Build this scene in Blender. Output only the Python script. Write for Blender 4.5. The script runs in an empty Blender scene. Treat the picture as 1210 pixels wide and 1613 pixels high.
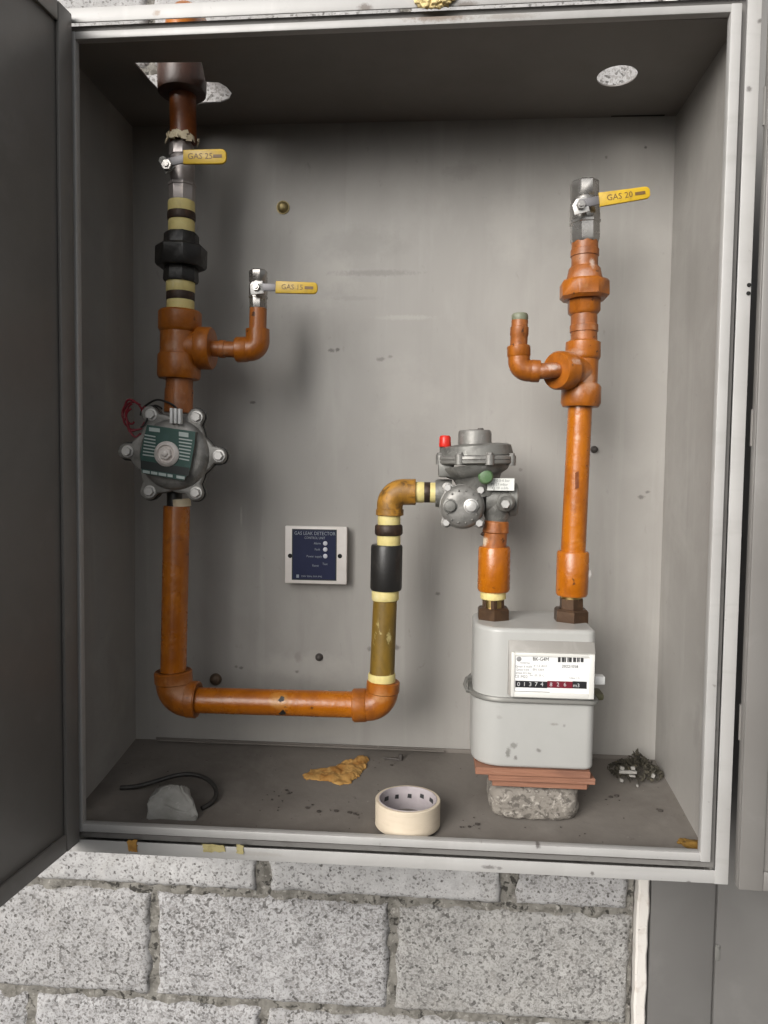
import bpy, bmesh, math, random
from mathutils import Vector, Matrix, noise
R_ = math.radians
random.seed(7)
scene = bpy.context.scene
COL = scene.collection

# ------------------------------------------------------------------ camera
CAM_LOC = Vector((0.08075, -1.19410, -0.04270))
CAM_ROT = (1.515589, -0.012641, 0.072510)
FPX = 1200.0
cd = bpy.data.cameras.new('camera')
cam = bpy.data.objects.new('camera', cd); COL.objects.link(cam)
cam.location = CAM_LOC; cam.rotation_euler = CAM_ROT
cd.sensor_fit = 'VERTICAL'; cd.sensor_height = 36.0
cd.lens = FPX / 1613.0 * 36.0
cd.clip_start = 0.02; cd.clip_end = 100
scene.camera = cam
# ------------------------------------------------------------------ world / sun
SUN_EL, SUN_AZ = 24.0, 31.0          # from front-left of the cabinet
w = bpy.data.worlds.new('World'); scene.world = w; w.use_nodes = True
nt = w.node_tree; bg = nt.nodes['Background']
sky = nt.nodes.new('ShaderNodeTexSky'); sky.sky_type = 'NISHITA'; sky.sun_disc = False
sky.sun_elevation = R_(SUN_EL); sky.sun_rotation = R_(180 + SUN_AZ)
sky.dust_density = 4.0
hs = nt.nodes.new('ShaderNodeHueSaturation'); hs.inputs['Saturation'].default_value = 0.12
nt.links.new(sky.outputs[0], hs.inputs['Color']); nt.links.new(hs.outputs[0], bg.inputs['Color'])
bg.inputs['Strength'].default_value = 0.078
sd = bpy.data.lights.new('sun', 'SUN'); sun = bpy.data.objects.new('sun', sd); COL.objects.link(sun)
sd.energy = 1.4; sd.angle = R_(36); sd.color = (1.0, 0.955, 0.90)
sdir = Vector((math.sin(R_(SUN_AZ)) * math.cos(R_(SUN_EL)), math.cos(R_(SUN_AZ)) * math.cos(R_(SUN_EL)), -math.sin(R_(SUN_EL))))
sun.rotation_euler = sdir.to_track_quat('-Z', 'Y').to_euler(); sun.location = (-1.5, -3, 2.5)
scene.view_settings.view_transform = 'Standard'; scene.view_settings.look = 'None'
scene.view_settings.exposure = 0.85; scene.view_settings.gamma = 1.0
scene.view_settings.use_curve_mapping = False

# ------------------------------------------------------------------ measuring: photo point at a known depth -> metres
_M = cam.rotation_euler.to_matrix()
_FW = _M @ Vector((0, 0, -1))
def ray(px, py): return _M @ Vector(((px - 605) / FPX, -(py - 806.5) / FPX, -1.0))
YP = 0.17                                    # depth of the pipework inside the box
def V(px, py, y=YP):
    d = ray(px, py); return CAM_LOC + d * ((y - CAM_LOC.y) / d.y)
def VZ(px, py, z):
    d = ray(px, py); return CAM_LOC + d * ((z - CAM_LOC.z) / d.z)
def rr(px, p): return px * (p - CAM_LOC).dot(_FW) / FPX

# ------------------------------------------------------------------ materials
def _n(t, k, **kw):
    n = t.nodes.new(k)
    for a, b in kw.items(): setattr(n, a, b)
    return n
def _noise(t, vec, scale, detail=4, rough=.55, dist=0):
    n = _n(t, 'ShaderNodeTexNoise'); n.inputs['Scale'].default_value = scale; n.inputs['Detail'].default_value = detail
    n.inputs['Roughness'].default_value = rough; n.inputs['Distortion'].default_value = dist
    t.links.new(vec, n.inputs['Vector']); return n.outputs['Fac']
def _map(t, fac, a, b):
    n = _n(t, 'ShaderNodeMapRange'); n.inputs['From Min'].default_value = a; n.inputs['From Max'].default_value = b
    t.links.new(fac, n.inputs['Value']); return n.outputs['Result']
def _mix(t, fac, a, b):
    n = _n(t, 'ShaderNodeMix', data_type='RGBA')
    for sock, v in ((n.inputs[0], fac), (n.inputs[6], a), (n.inputs[7], b)):
        if isinstance(v, (int, float)): sock.default_value = v
        elif isinstance(v, tuple): sock.default_value = (*v, 1)
        else: t.links.new(v, sock)
    return n.outputs[2]
def _math(t, op, a, b=None):
    n = _n(t, 'ShaderNodeMath', operation=op)
    for i, v in enumerate((a, b)):
        if v is None: continue
        if isinstance(v, (int, float)): n.inputs[i].default_value = v
        else: t.links.new(v, n.inputs[i])
    return n.outputs[0]
MATS = {}
def mat(name, base, rough=.5, metal=0.0, layers=(), bump=(), rough_var=0.0, stretch=(1, 1, 1), spots=(), coat=0.0, spec=None):
    """layers: (colour, scale, from, to, strength, detail) blotches of a second colour; bump: (scale, strength, detail)"""
    m = bpy.data.materials.new(name); m.use_nodes = True; t = m.node_tree
    p = t.nodes['Principled BSDF']
    geo = _n(t, 'ShaderNodeNewGeometry'); mp = _n(t, 'ShaderNodeMapping'); mp.inputs['Scale'].default_value = stretch
    t.links.new(geo.outputs['Position'], mp.inputs['Vector']); vec = mp.outputs['Vector']; pos = geo.outputs['Position']
    c = base
    for ly in layers:
        lc, sc, a, b, st, det = ly[:6]; v_ = vec
        if len(ly) > 6:
            m2 = _n(t, 'ShaderNodeMapping'); m2.inputs['Scale'].default_value = ly[6]; t.links.new(pos, m2.inputs['Vector']); v_ = m2.outputs['Vector']
            if len(ly) > 7: m2.inputs['Rotation'].default_value = ly[7]
        f = _map(t, _noise(t, v_, sc, det, .6, .4), a, b)
        f = _math(t, 'MULTIPLY', f, st); c = _mix(t, f, c, lc)
    for (px, py, pz, sx, sy, sz, lc, st) in spots:        # scuffs and stains with a place of their own
        v = _n(t, 'ShaderNodeVectorMath', operation='SUBTRACT'); t.links.new(pos, v.inputs[0]); v.inputs[1].default_value = (px, py, pz)
        d = _n(t, 'ShaderNodeVectorMath', operation='DIVIDE'); t.links.new(v.outputs[0], d.inputs[0]); d.inputs[1].default_value = (sx, sy, sz)
        l = _n(t, 'ShaderNodeVectorMath', operation='LENGTH'); t.links.new(d.outputs[0], l.inputs[0])
        nz = _noise(t, pos, 1.1 / max(min(sx, sz), .004), 5, .7)
        f = _map(t, _math(t, 'ADD', l.outputs['Value'], _math(t, 'MULTIPLY', nz, 1.6)), 1.75, 1.2)
        c = _mix(t, _math(t, 'MULTIPLY', f, st), c, lc)
    if isinstance(c, tuple): p.inputs['Base Color'].default_value = (*c, 1)
    else: t.links.new(c, p.inputs['Base Color'])
    p.inputs['Metallic'].default_value = metal
    if spec is not None: p.inputs['Specular IOR Level'].default_value = spec
    p.inputs['Coat Weight'].default_value = coat; p.inputs['Coat Roughness'].default_value = .25
    if rough_var:
        f = _noise(t, vec, 22, 4, .6); n = _n(t, 'ShaderNodeMapRange')
        n.inputs['To Min'].default_value = max(.05, rough - rough_var); n.inputs['To Max'].default_value = min(1, rough + rough_var)
        t.links.new(f, n.inputs['Value']); t.links.new(n.outputs[0], p.inputs['Roughness'])
    else: p.inputs['Roughness'].default_value = rough
    prev = None
    for (sc, st, det) in bump:
        b = _n(t, 'ShaderNodeBump'); b.inputs['Strength'].default_value = st; b.inputs['Distance'].default_value = .002
        t.links.new(_noise(t, vec, sc, det, .6), b.inputs['Height'])
        if prev: t.links.new(prev, b.inputs['Normal'])
        prev = b.outputs['Normal']
    if prev: t.links.new(prev, p.inputs['Normal'])
    MATS[name] = m
    return m

GREY = (.34, .325, .302)
def S(px, py, y, wpx, hpx, c, st, dy=.05):
    p = V(px, py, y); return (p.x, p.y, p.z, rr(wpx, p), dy, rr(hpx, p), c, st)
DK = (.07, .06, .055); DUST = (.42, .40, .37)
DB = 0.334
sheet_layers = [((.43, .415, .39), 22, .55, .73, .45, 5, (1, 1, .06)), ((.25, .236, .218), 16, .55, .74, .45, 5, (1, 1, .10)), ((.44, .43, .41), 60, .70, .76, .35, 4, (1, 1, .05), (0, .7, 0)), ((.17, .16, .15), 75, .72, .78, .4, 3, (1, 1, .08), (0, -.9, 0)), ((.27, .256, .237), 3.5, .42, .62, .55, 4), ((.40, .385, .36), 7, .52, .72, .45, 6), ((.20, .19, .175), 60, .66, .76, .35, 3)]
back_spots = [S(522, 552, DB, 7, 4, DK, .7), S(532, 551, DB, 5, 4, DK, .8), S(600, 566, DB, 9, 4, DK, .5), S(615, 562, DB, 5, 3, DK, .45), S(398, 634, DB, 7, 3, DK, .8), S(1010, 783, DB, 7, 4, DK, .6), S(1020, 775, DB, 5, 3, DK, .6),
              S(575, 385, DB, 85, 30, (.23, .22, .20), .45), S(520, 430, DB, 60, 40, DUST, .5), S(470, 470, DB, 70, 30, DUST, .4),
              S(730, 270, DB, 36, 20, (.22, .205, .19), .45), S(640, 630, DB, 60, 90, DUST, .35), S(380, 812, DB, 2, 20, (.5, .48, .45), .7),
              S(480, 1050, DB, 95, 28, DUST, .5), S(380, 1052, DB, 4, 3, DK, .7), S(372, 1050, DB, 3, 3, DK, .6), S(468, 1058, DB, 4, 3, DK, .6), S(582, 1022, DB, 5, 5, DK, .5), S(470, 1035, DB, 8, 10, (.22, .2, .18), .5), S(820, 740, DB, 4, 4, DK, .4), S(1017, 232, DB, 3, 3, DK, .8), S(955, 248, DB, 3, 3, DK, .5), S(640, 500, DB, 60, 5, DUST, .4), S(560, 470, DB, 50, 5, (.24, .23, .21), .4), S(625, 1020, DB, 7, 6, DK, .6),
              S(590, 430, DB, 90, 6, (.18, .17, .155), .5), S(800, 360, DB, 40, 70, DUST, .3), S(440, 1150, DB, 120, 18, (.36, .34, .31), .5), S(690, 935, DB, 5, 4, DK, .6)]
mat('sheet_back', GREY, .46, .0, sheet_layers, [(160, .06, 2), (5, .25, 2)], .09, (1, 1, .55), back_spots)
mat('sheet_side', (.315, .30, .28), .48, .0, sheet_layers, [(160, .06, 2), (4, .3, 2)], .09, spots=[(.52, .10, -.47, .03, .02, .05, (.24, .225, .21), .5), (.52, .2, .28, .05, .05, .10, (.23, .22, .20), .5), (.52, .06, .05, .05, .03, .12, (.24, .23, .21), .5)])
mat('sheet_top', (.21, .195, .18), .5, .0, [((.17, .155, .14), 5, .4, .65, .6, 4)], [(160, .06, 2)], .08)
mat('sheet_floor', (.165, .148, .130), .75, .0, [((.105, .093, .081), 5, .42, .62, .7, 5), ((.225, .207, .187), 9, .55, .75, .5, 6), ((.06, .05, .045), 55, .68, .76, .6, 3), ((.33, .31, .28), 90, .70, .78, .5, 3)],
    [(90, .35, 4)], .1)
mat('frame_paint', (.42, .412, .40), .40, .0, [((.34, .33, .316), 8, .45, .68, .5, 4), ((.20, .18, .16), 70, .69, .77, .7, 3), ((.30, .28, .26), 26, .66, .76, .5, 5), ((.48, .47, .455), 30, .56, .72, .4, 4, (1, 1, .1)), ((.33, .32, .305), 30, .56, .72, .4, 5, (.12, 1, 1))], [(120, .05, 3)], .1,
    spots=[S(690, 26, 0, 70, 9, (.17, .12, .085), .75), S(630, 22, 0, 30, 7, (.15, .11, .08), .6), S(575, 12, 0, 14, 9, (.12, .09, .07), .8), S(735, 8, 0, 25, 10, (.13, .10, .08), .7), S(800, 25, 0, 60, 6, (.24, .21, .18), .5), S(247, 20, 0, 8, 6, (.2, .12, .06), .7), S(848, 1334, 0, 5, 5, DK, .8), S(770, 1366, 0, 14, 4, DK, .6), S(787, 1368, 0, 6, 3, DK, .5), S(933, 1376, 0, 4, 4, DK, .7), S(1180, 140, 0, 6, 6, DK, .7), S(1197, 33, 0, 5, 5, DK, .7), S(1085, 1391, 0, 6, 4, DK, .6), S(400, 1345, 0, 60, 5, (.3, .28, .25), .4)])
mat('frame_dirty', (.43, .42, .40), .45, .0, [((.16, .12, .09), 12, .55, .7, .75, 5)], [(120, .05, 3)], .1)
mat('groove_paint', (.17, .163, .155), .55, .0, [((.09, .083, .075), 30, .52, .7, .6, 4)])
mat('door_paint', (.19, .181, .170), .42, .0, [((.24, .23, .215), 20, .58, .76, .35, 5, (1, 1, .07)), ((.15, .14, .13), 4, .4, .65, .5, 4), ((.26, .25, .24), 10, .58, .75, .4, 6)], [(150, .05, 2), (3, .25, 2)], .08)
mat('panel_paint', (.155, .15, .143), .5, .0, [((.12, .115, .11), 4, .4, .65, .55, 4), ((.20, .194, .185), 9, .58, .75, .35, 6), ((.22, .21, .20), 18, .6, .76, .3, 5, (1, 1, .08))], [(150, .06, 2), (4, .3, 2)], .08)
mat('white_strip', (.62, .59, .55), .7, .0, [((.38, .32, .27), 28, .56, .70, .6, 5), ((.12, .10, .09), 90, .68, .74, .7, 3)], [(70, .4, 4)])
def paint(name, c, dark, dust, chips=.66, rough=.34, spots=()):
    return mat(name, c, rough, 0, [(dark, 22, .44, .68, .75, 6), (tuple(x * .6 for x in dark), 30, .60, .72, .6, 6), (dark, 60, .50, .66, .5, 4, (1, 1, .18)), (dust, 48, .58, .74, .45, 5), ((.05, .018, .008), 62, chips - .02, chips + .03, .9, 4)], [(120, .35, 4), (34, .55, 4)], .14, coat=.25, spots=spots)
paint('orange', (.43, .128, .004), (.29, .076, .003), (.50, .20, .03), .71, .28, [S(289, 876, YP - .03, 3, 4, (.06, .02, .008), .9), S(491, 1117, YP - .03, 3, 3, (.06, .02, .008), .9), S(440, 1105, YP - .03, 22, 20, (.55, .28, .07), .6), S(912, 690, YP - .03, 5, 9, (.55, .32, .18), .5), S(905, 800, YP - .03, 6, 12, (.25, .07, .01), .5)])
paint('orange_fitting', (.38, .112, .006), (.21, .058, .005), (.40, .18, .06), .68, .42, [S(903, 573, YP - .03, 12, 9, (.52, .38, .31), .8), S(928, 600, YP - .03, 14, 22, (.45, .27, .18), .7), S(905, 605, YP - .03, 9, 8, (.20, .07, .02), .7), S(280, 1085, YP - .03, 22, 16, (.45, .22, .10), .6), S(600, 1098, YP - .03, 18, 14, (.46, .22, .08), .6), S(270, 545, YP - .03, 14, 10, (.48, .25, .14), .5), S(905, 555, YP - .03, 20, 8, (.42, .25, .17), .6)])
paint('orange_worn', (.36, .112, .018), (.17, .052, .012), (.48, .28, .16), .64, .5, [S(763, 853, YP - .01, 6, 9, (.66, .56, .42), .9), S(872, 578, YP - .06, 14, 7, (.55, .42, .36), .8), S(935, 412, YP - .03, 6, 10, (.62, .5, .42), .7), S(922, 430, YP - .03, 20, 9, (.42, .26, .2), .6), S(915, 400, YP - .03, 14, 10, (.30, .13, .06), .6)])
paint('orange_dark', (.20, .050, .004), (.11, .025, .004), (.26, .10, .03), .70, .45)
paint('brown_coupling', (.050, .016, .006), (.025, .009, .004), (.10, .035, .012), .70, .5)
mat('rusty', (.27, .13, .018), .5, 0, [((.46, .22, .025), 34, .45, .60, .85, 6), ((.07, .035, .012), 48, .53, .64, .85, 6), ((.50, .40, .20), 60, .66, .74, .6, 4)], [(120, .4, 4)], .12)
mat('olive_pipe', (.20, .118, .014), .5, 0, [((.11, .07, .014), 26, .45, .62, .8, 6, (1, 1, .4)), ((.50, .42, .18), 62, .62, .70, .75, 5, (1, 1, .5)), ((.05, .025, .01), 55, .66, .72, .8, 3)], [(120, .3, 4)], .12)
mat('tape_yellow', (.70, .59, .24), .55, 0, [((.50, .40, .16), 40, .5, .72, .5, 4), ((.74, .67, .42), 25, .55, .7, .5, 4)], [(200, .25, 3)])
mat('tape_pale', (.72, .62, .44), .6, 0, [((.45, .36, .22), 40, .5, .7, .5, 4)], [(200, .4, 3)])
mat('black_iron', (.018, .017, .016), .42, 0, [((.06, .055, .05), 40, .55, .72, .5, 4)], [(160, .3, 3)], .12)
mat('dark_thread', (.045, .028, .02), .5, .3, [((.12, .06, .03), 60, .5, .7, .6, 4)], [(200, .4, 3)])
mat('dark_bronze', (.085, .05, .03), .42, .6, [((.16, .09, .045), 35, .5, .7, .5, 4)], [(140, .2, 3)], .1)
mat('brass', (.58, .42, .17), .3, 1, [((.33, .22, .08), 60, .5, .7, .6, 4)], [(160, .1, 3)])
mat('chrome', (.40, .385, .365), .27, .8, [((.30, .285, .265), 30, .5, .7, .4, 3)], [(160, .08, 3)], .1)
mat('nickel_dull', (.46, .42, .405), .4, .6, [((.30, .26, .24), 40, .5, .7, .6, 4), ((.58, .5, .45), 70, .6, .72, .5, 4)], [(160, .12, 3)], .1)
mat('zinc', (.56, .55, .53), .4, .5, [((.42, .41, .39), 60, .5, .7, .5, 4)])
mat('arm_steel', (.16, .155, .16), .45, .6)
mat('lever_yellow', (.56, .36, .014), .38, 0, [((.34, .20, .012), 45, .50, .70, .6, 5)], [(150, .06, 3)])
mat('ink_brown', (.14, .075, .015), .5)
mat('cast_grey', (.20, .197, .182), .5, .3, [((.09, .088, .08), 32, .46, .64, .8, 6), ((.38, .37, .35), 70, .6, .72, .6, 5)], [(170, .3, 4), (40, .15, 3)], .1)
mat('cast_alu', (.255, .248, .232), .46, .4, [((.12, .116, .107), 30, .48, .66, .75, 6), ((.42, .41, .39), 70, .6, .72, .6, 5)], [(170, .25, 4)], .1)
mat('plate_green', (.025, .075, .062), .4, .2, [((.05, .11, .10), 40, .5, .7, .5, 3)])
mat('plate_line', (.42, .48, .46), .4, .2)
mat('plate_black', (.008, .014, .013), .4)
mat('knob_pale', (.74, .69, .65), .4, .1, [((.45, .40, .37), 60, .5, .7, .5, 4)])
mat('wire_red', (.20, .012, .022), .45, 0, [((.11, .008, .012), 90, .5, .7, .6, 3)])
mat('wire_black', (.014, .013, .012), .45)
mat('red_plastic', (.62, .025, .014), .35)
mat('green_plastic', (.085, .16, .07), .4, 0, [((.16, .22, .12), 80, .5, .7, .5, 3)])
mat('cap_greygreen', (.17, .18, .12), .5, 0, [((.28, .29, .22), 80, .5, .7, .5, 3)])
mat('paper_white', (.72, .73, .69), .6, 0, [((.55, .58, .52), 140, .55, .66, .5, 2)])
mat('white_plastic', (.72, .68, .645), .42, 0, [((.62, .58, .54), 30, .5, .7, .4, 4)])
mat('alarm_blue', (.009, .013, .047), .5, 0, [((.012, .018, .058), 30, .4, .7, .6, 3)], spec=.25)
mat('alarm_ink', (.25, .28, .31), .45)
mat('alarm_led', (.55, .56, .62), .3)
mat('meter_paint', (.40, .398, .38), .36, 0, [((.33, .325, .305), 14, .55, .72, .5, 5, (1, 1, .25)), ((.36, .358, .34), 10, .45, .68, .5, 4), ((.36, .35, .33), 50, .70, .77, .5, 4)], [(140, .05, 3)], .08,
    spots=[S(800, 1184, .09, 5, 11, (.17, .165, .15), .8), S(809, 1172, .09, 8, 6, (.17, .165, .15), .7), S(848, 1180, .09, 5, 4, (.17, .16, .15), .8), S(872, 1139, .09, 9, 3, (.24, .23, .21), .7), S(812, 1192, .09, 4, 5, (.15, .14, .13), .8), S(888, 1141, .09, 3, 3, (.2, .19, .18), .6), S(786, 1128, .09, 6, 4, (.3, .29, .27), .6)], coat=.1)
mat('meter_band', (.20, .197, .182), .45, .3, [((.20, .19, .17), 50, .5, .7, .5, 4)])
mat('meter_frame', (.66, .65, .61), .4)
mat('meter_recess', (.25, .238, .218), .5, 0, [((.37, .35, .32), 30, .45, .7, .5, 4)])
mat('clamp_olive', (.09, .085, .045), .6)
mat('label_white', (.80, .80, .785), .45)
mat('ink_black', (.035, .035, .037), .5)
mat('ink_grey', (.25, .25, .25), .5)
mat('counter_black', (.022, .022, .024), .3)
mat('counter_red', (.16, .018, .03), .3)
mat('counter_digit', (.52, .52, .52), .4)
mat('wood_shim', (.27, .125, .075), .75, 0, [((.14, .062, .04), 18, .42, .65, .7, 5), ((.46, .28, .19), 40, .6, .75, .5, 4)], [(60, .3, 4)], stretch=(.5, 3, 8))
mat('stone', (.21, .19, .165), .9, 0, [((.08, .07, .06), 90, .50, .60, .8, 3), ((.40, .37, .33), 110, .56, .66, .7, 3)], [(110, .8, 4)])
mat('pale_stone', (.26, .256, .24), .9, 0, [((.17, .166, .15), 25, .45, .65, .6, 5), ((.42, .41, .385), 60, .6, .72, .5, 4)], [(90, .4, 4)])
mat('foam', (.40, .225, .065), .9, 0, [((.27, .11, .016), 30, .45, .62, .8, 5), ((.52, .34, .12), 45, .58, .7, .6, 4)], [(110, .5, 4)])
mat('foam_pale', (.78, .62, .30), .9, 0, [((.62, .42, .13), 45, .5, .66, .7, 5)], [(110, .5, 4)])
mat('foam_dark', (.17, .09, .012), .9, 0, [((.09, .045, .008), 45, .5, .66, .7, 5)], [(110, .5, 4)])
mat('stain_amber', (.42, .22, .045), .7, 0, [((.26, .12, .02), 60, .5, .62, .7, 4)], [(120, .4, 3)])
mat('stain_olive', (.42, .36, .17), .8, 0, [((.30, .25, .10), 80, .5, .62, .7, 4)], [(120, .4, 3)])
mat('tape_cream', (.62, .53, .41), .6, 0, [((.54, .45, .33), 30, .5, .7, .4, 4)], [(220, .15, 3)], stretch=(1, 1, 6))
mat('tape_core', (.40, .36, .37), .7, 0, [((.30, .26, .28), 50, .5, .7, .5, 4)])
mat('leaf_dry', (.05, .044, .03), .85, 0, [((.018, .016, .012), 60, .45, .65, .7, 4), ((.17, .14, .08), 80, .6, .72, .6, 3)])
mat('scrap_white', (.27, .26, .24), .7)
mat('grit', (.05, .042, .036), .9)
mat('rubber', (.022, .02, .018), .55, 0, [((.07, .065, .055), 50, .58, .72, .6, 4)])
mat('bolt_rust', (.16, .115, .08), .5, .5, [((.07, .05, .035), 90, .45, .65, .7, 4)], [(160, .3, 3)])
mat('bolt_dark', (.075, .066, .06), .6, .3)
mat('bolt_brass', (.30, .24, .11), .45, .6, [((.20, .14, .05), 90, .5, .7, .6, 4)])
mat('slot_dark', (.01, .01, .009), .9)

def block_mat(name, light, density, wash, tint):
    """whitewashed aggregate block: light and dark grains a few millimetres across, washed over in places"""
    m = bpy.data.materials.new(name); m.use_nodes = True; t = m.node_tree; p = t.nodes['Principled BSDF']
    pos = _n(t, 'ShaderNodeNewGeometry').outputs['Position']
    wob = _n(t, 'ShaderNodeTexNoise'); wob.inputs['Scale'].default_value = 160; t.links.new(pos, wob.inputs['Vector'])
    off = _n(t, 'ShaderNodeVectorMath', operation='MULTIPLY_ADD'); t.links.new(wob.outputs['Color'], off.inputs[0]); off.inputs[1].default_value = (.004,) * 3; t.links.new(pos, off.inputs[2])
    def grains(scale):
        v = _n(t, 'ShaderNodeTexVoronoi'); v.inputs['Scale'].default_value = scale; t.links.new(off.outputs[0], v.inputs['Vector'])
        sp = _n(t, 'ShaderNodeSeparateColor'); t.links.new(v.outputs['Color'], sp.inputs[0]); return sp.outputs[0], sp.outputs[1], v.outputs['Distance']
    big = _noise(t, pos, 6, 4, .6)
    shift = _math(t, 'MULTIPLY', _math(t, 'SUBTRACT', big, .5), wash)
    r1, g1, d1 = grains(205); r2, g2, d2 = grains(360)
    f1 = _map(t, _math(t, 'ADD', r1, shift), 1 - density, 1 - density + .03)
    f2 = _map(t, _math(t, 'ADD', r2, shift), 1 - density * 1.5, 1 - density * 1.5 + .03)
    c = _mix(t, _map(t, _noise(t, pos, 24, 4, .6), .35, .7), light, tuple(x * .80 for x in light))
    c = _mix(t, _math(t, 'MULTIPLY', g2, .35), c, tuple(x * .55 for x in light))
    c = _mix(t, _math(t, 'MULTIPLY', f2, .62), c, (.20, .188, .178))
    c = _mix(t, _math(t, 'MULTIPLY', f1, _math(t, 'ADD', _math(t, 'MULTIPLY', g1, .6), .3)), c, (.085, .08, .075))
    st = _noise(t, pos, 11, 5, .65, .8); c = _mix(t, _math(t, 'MULTIPLY', _map(t, st, .52, .72), .38), c, tint)
    t.links.new(c, p.inputs['Base Color']); p.inputs['Roughness'].default_value = .95; p.inputs['Specular IOR Level'].default_value = .2
    h = _math(t, 'ADD', _math(t, 'MULTIPLY', f1, -1.0), _math(t, 'MULTIPLY', f2, -.5))
    b = _n(t, 'ShaderNodeBump'); b.inputs['Strength'].default_value = .7; b.inputs['Distance'].default_value = .003
    t.links.new(h, b.inputs['Height']); t.links.new(b.outputs[0], p.inputs['Normal'])
    MATS[name] = m
block_mat('block_a', (.43, .423, .42), .17, .50, (.36, .345, .325))
block_mat('block_b', (.45, .444, .445), .24, .70, (.54, .53, .525))
block_mat('block_c', (.49, .483, .478), .07, .55, (.40, .385, .36))
block_mat('block_d', (.395, .387, .372), .21, .45, (.33, .315, .29))
mat('mortar', (.19, .18, .16), .95, 0, [((.08, .073, .062), 40, .45, .62, .7, 5), ((.34, .325, .30), 95, .57, .68, .7, 3), ((.022, .02, .017), 62, .56, .64, .9, 3)], [(90, .9, 4)])

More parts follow.
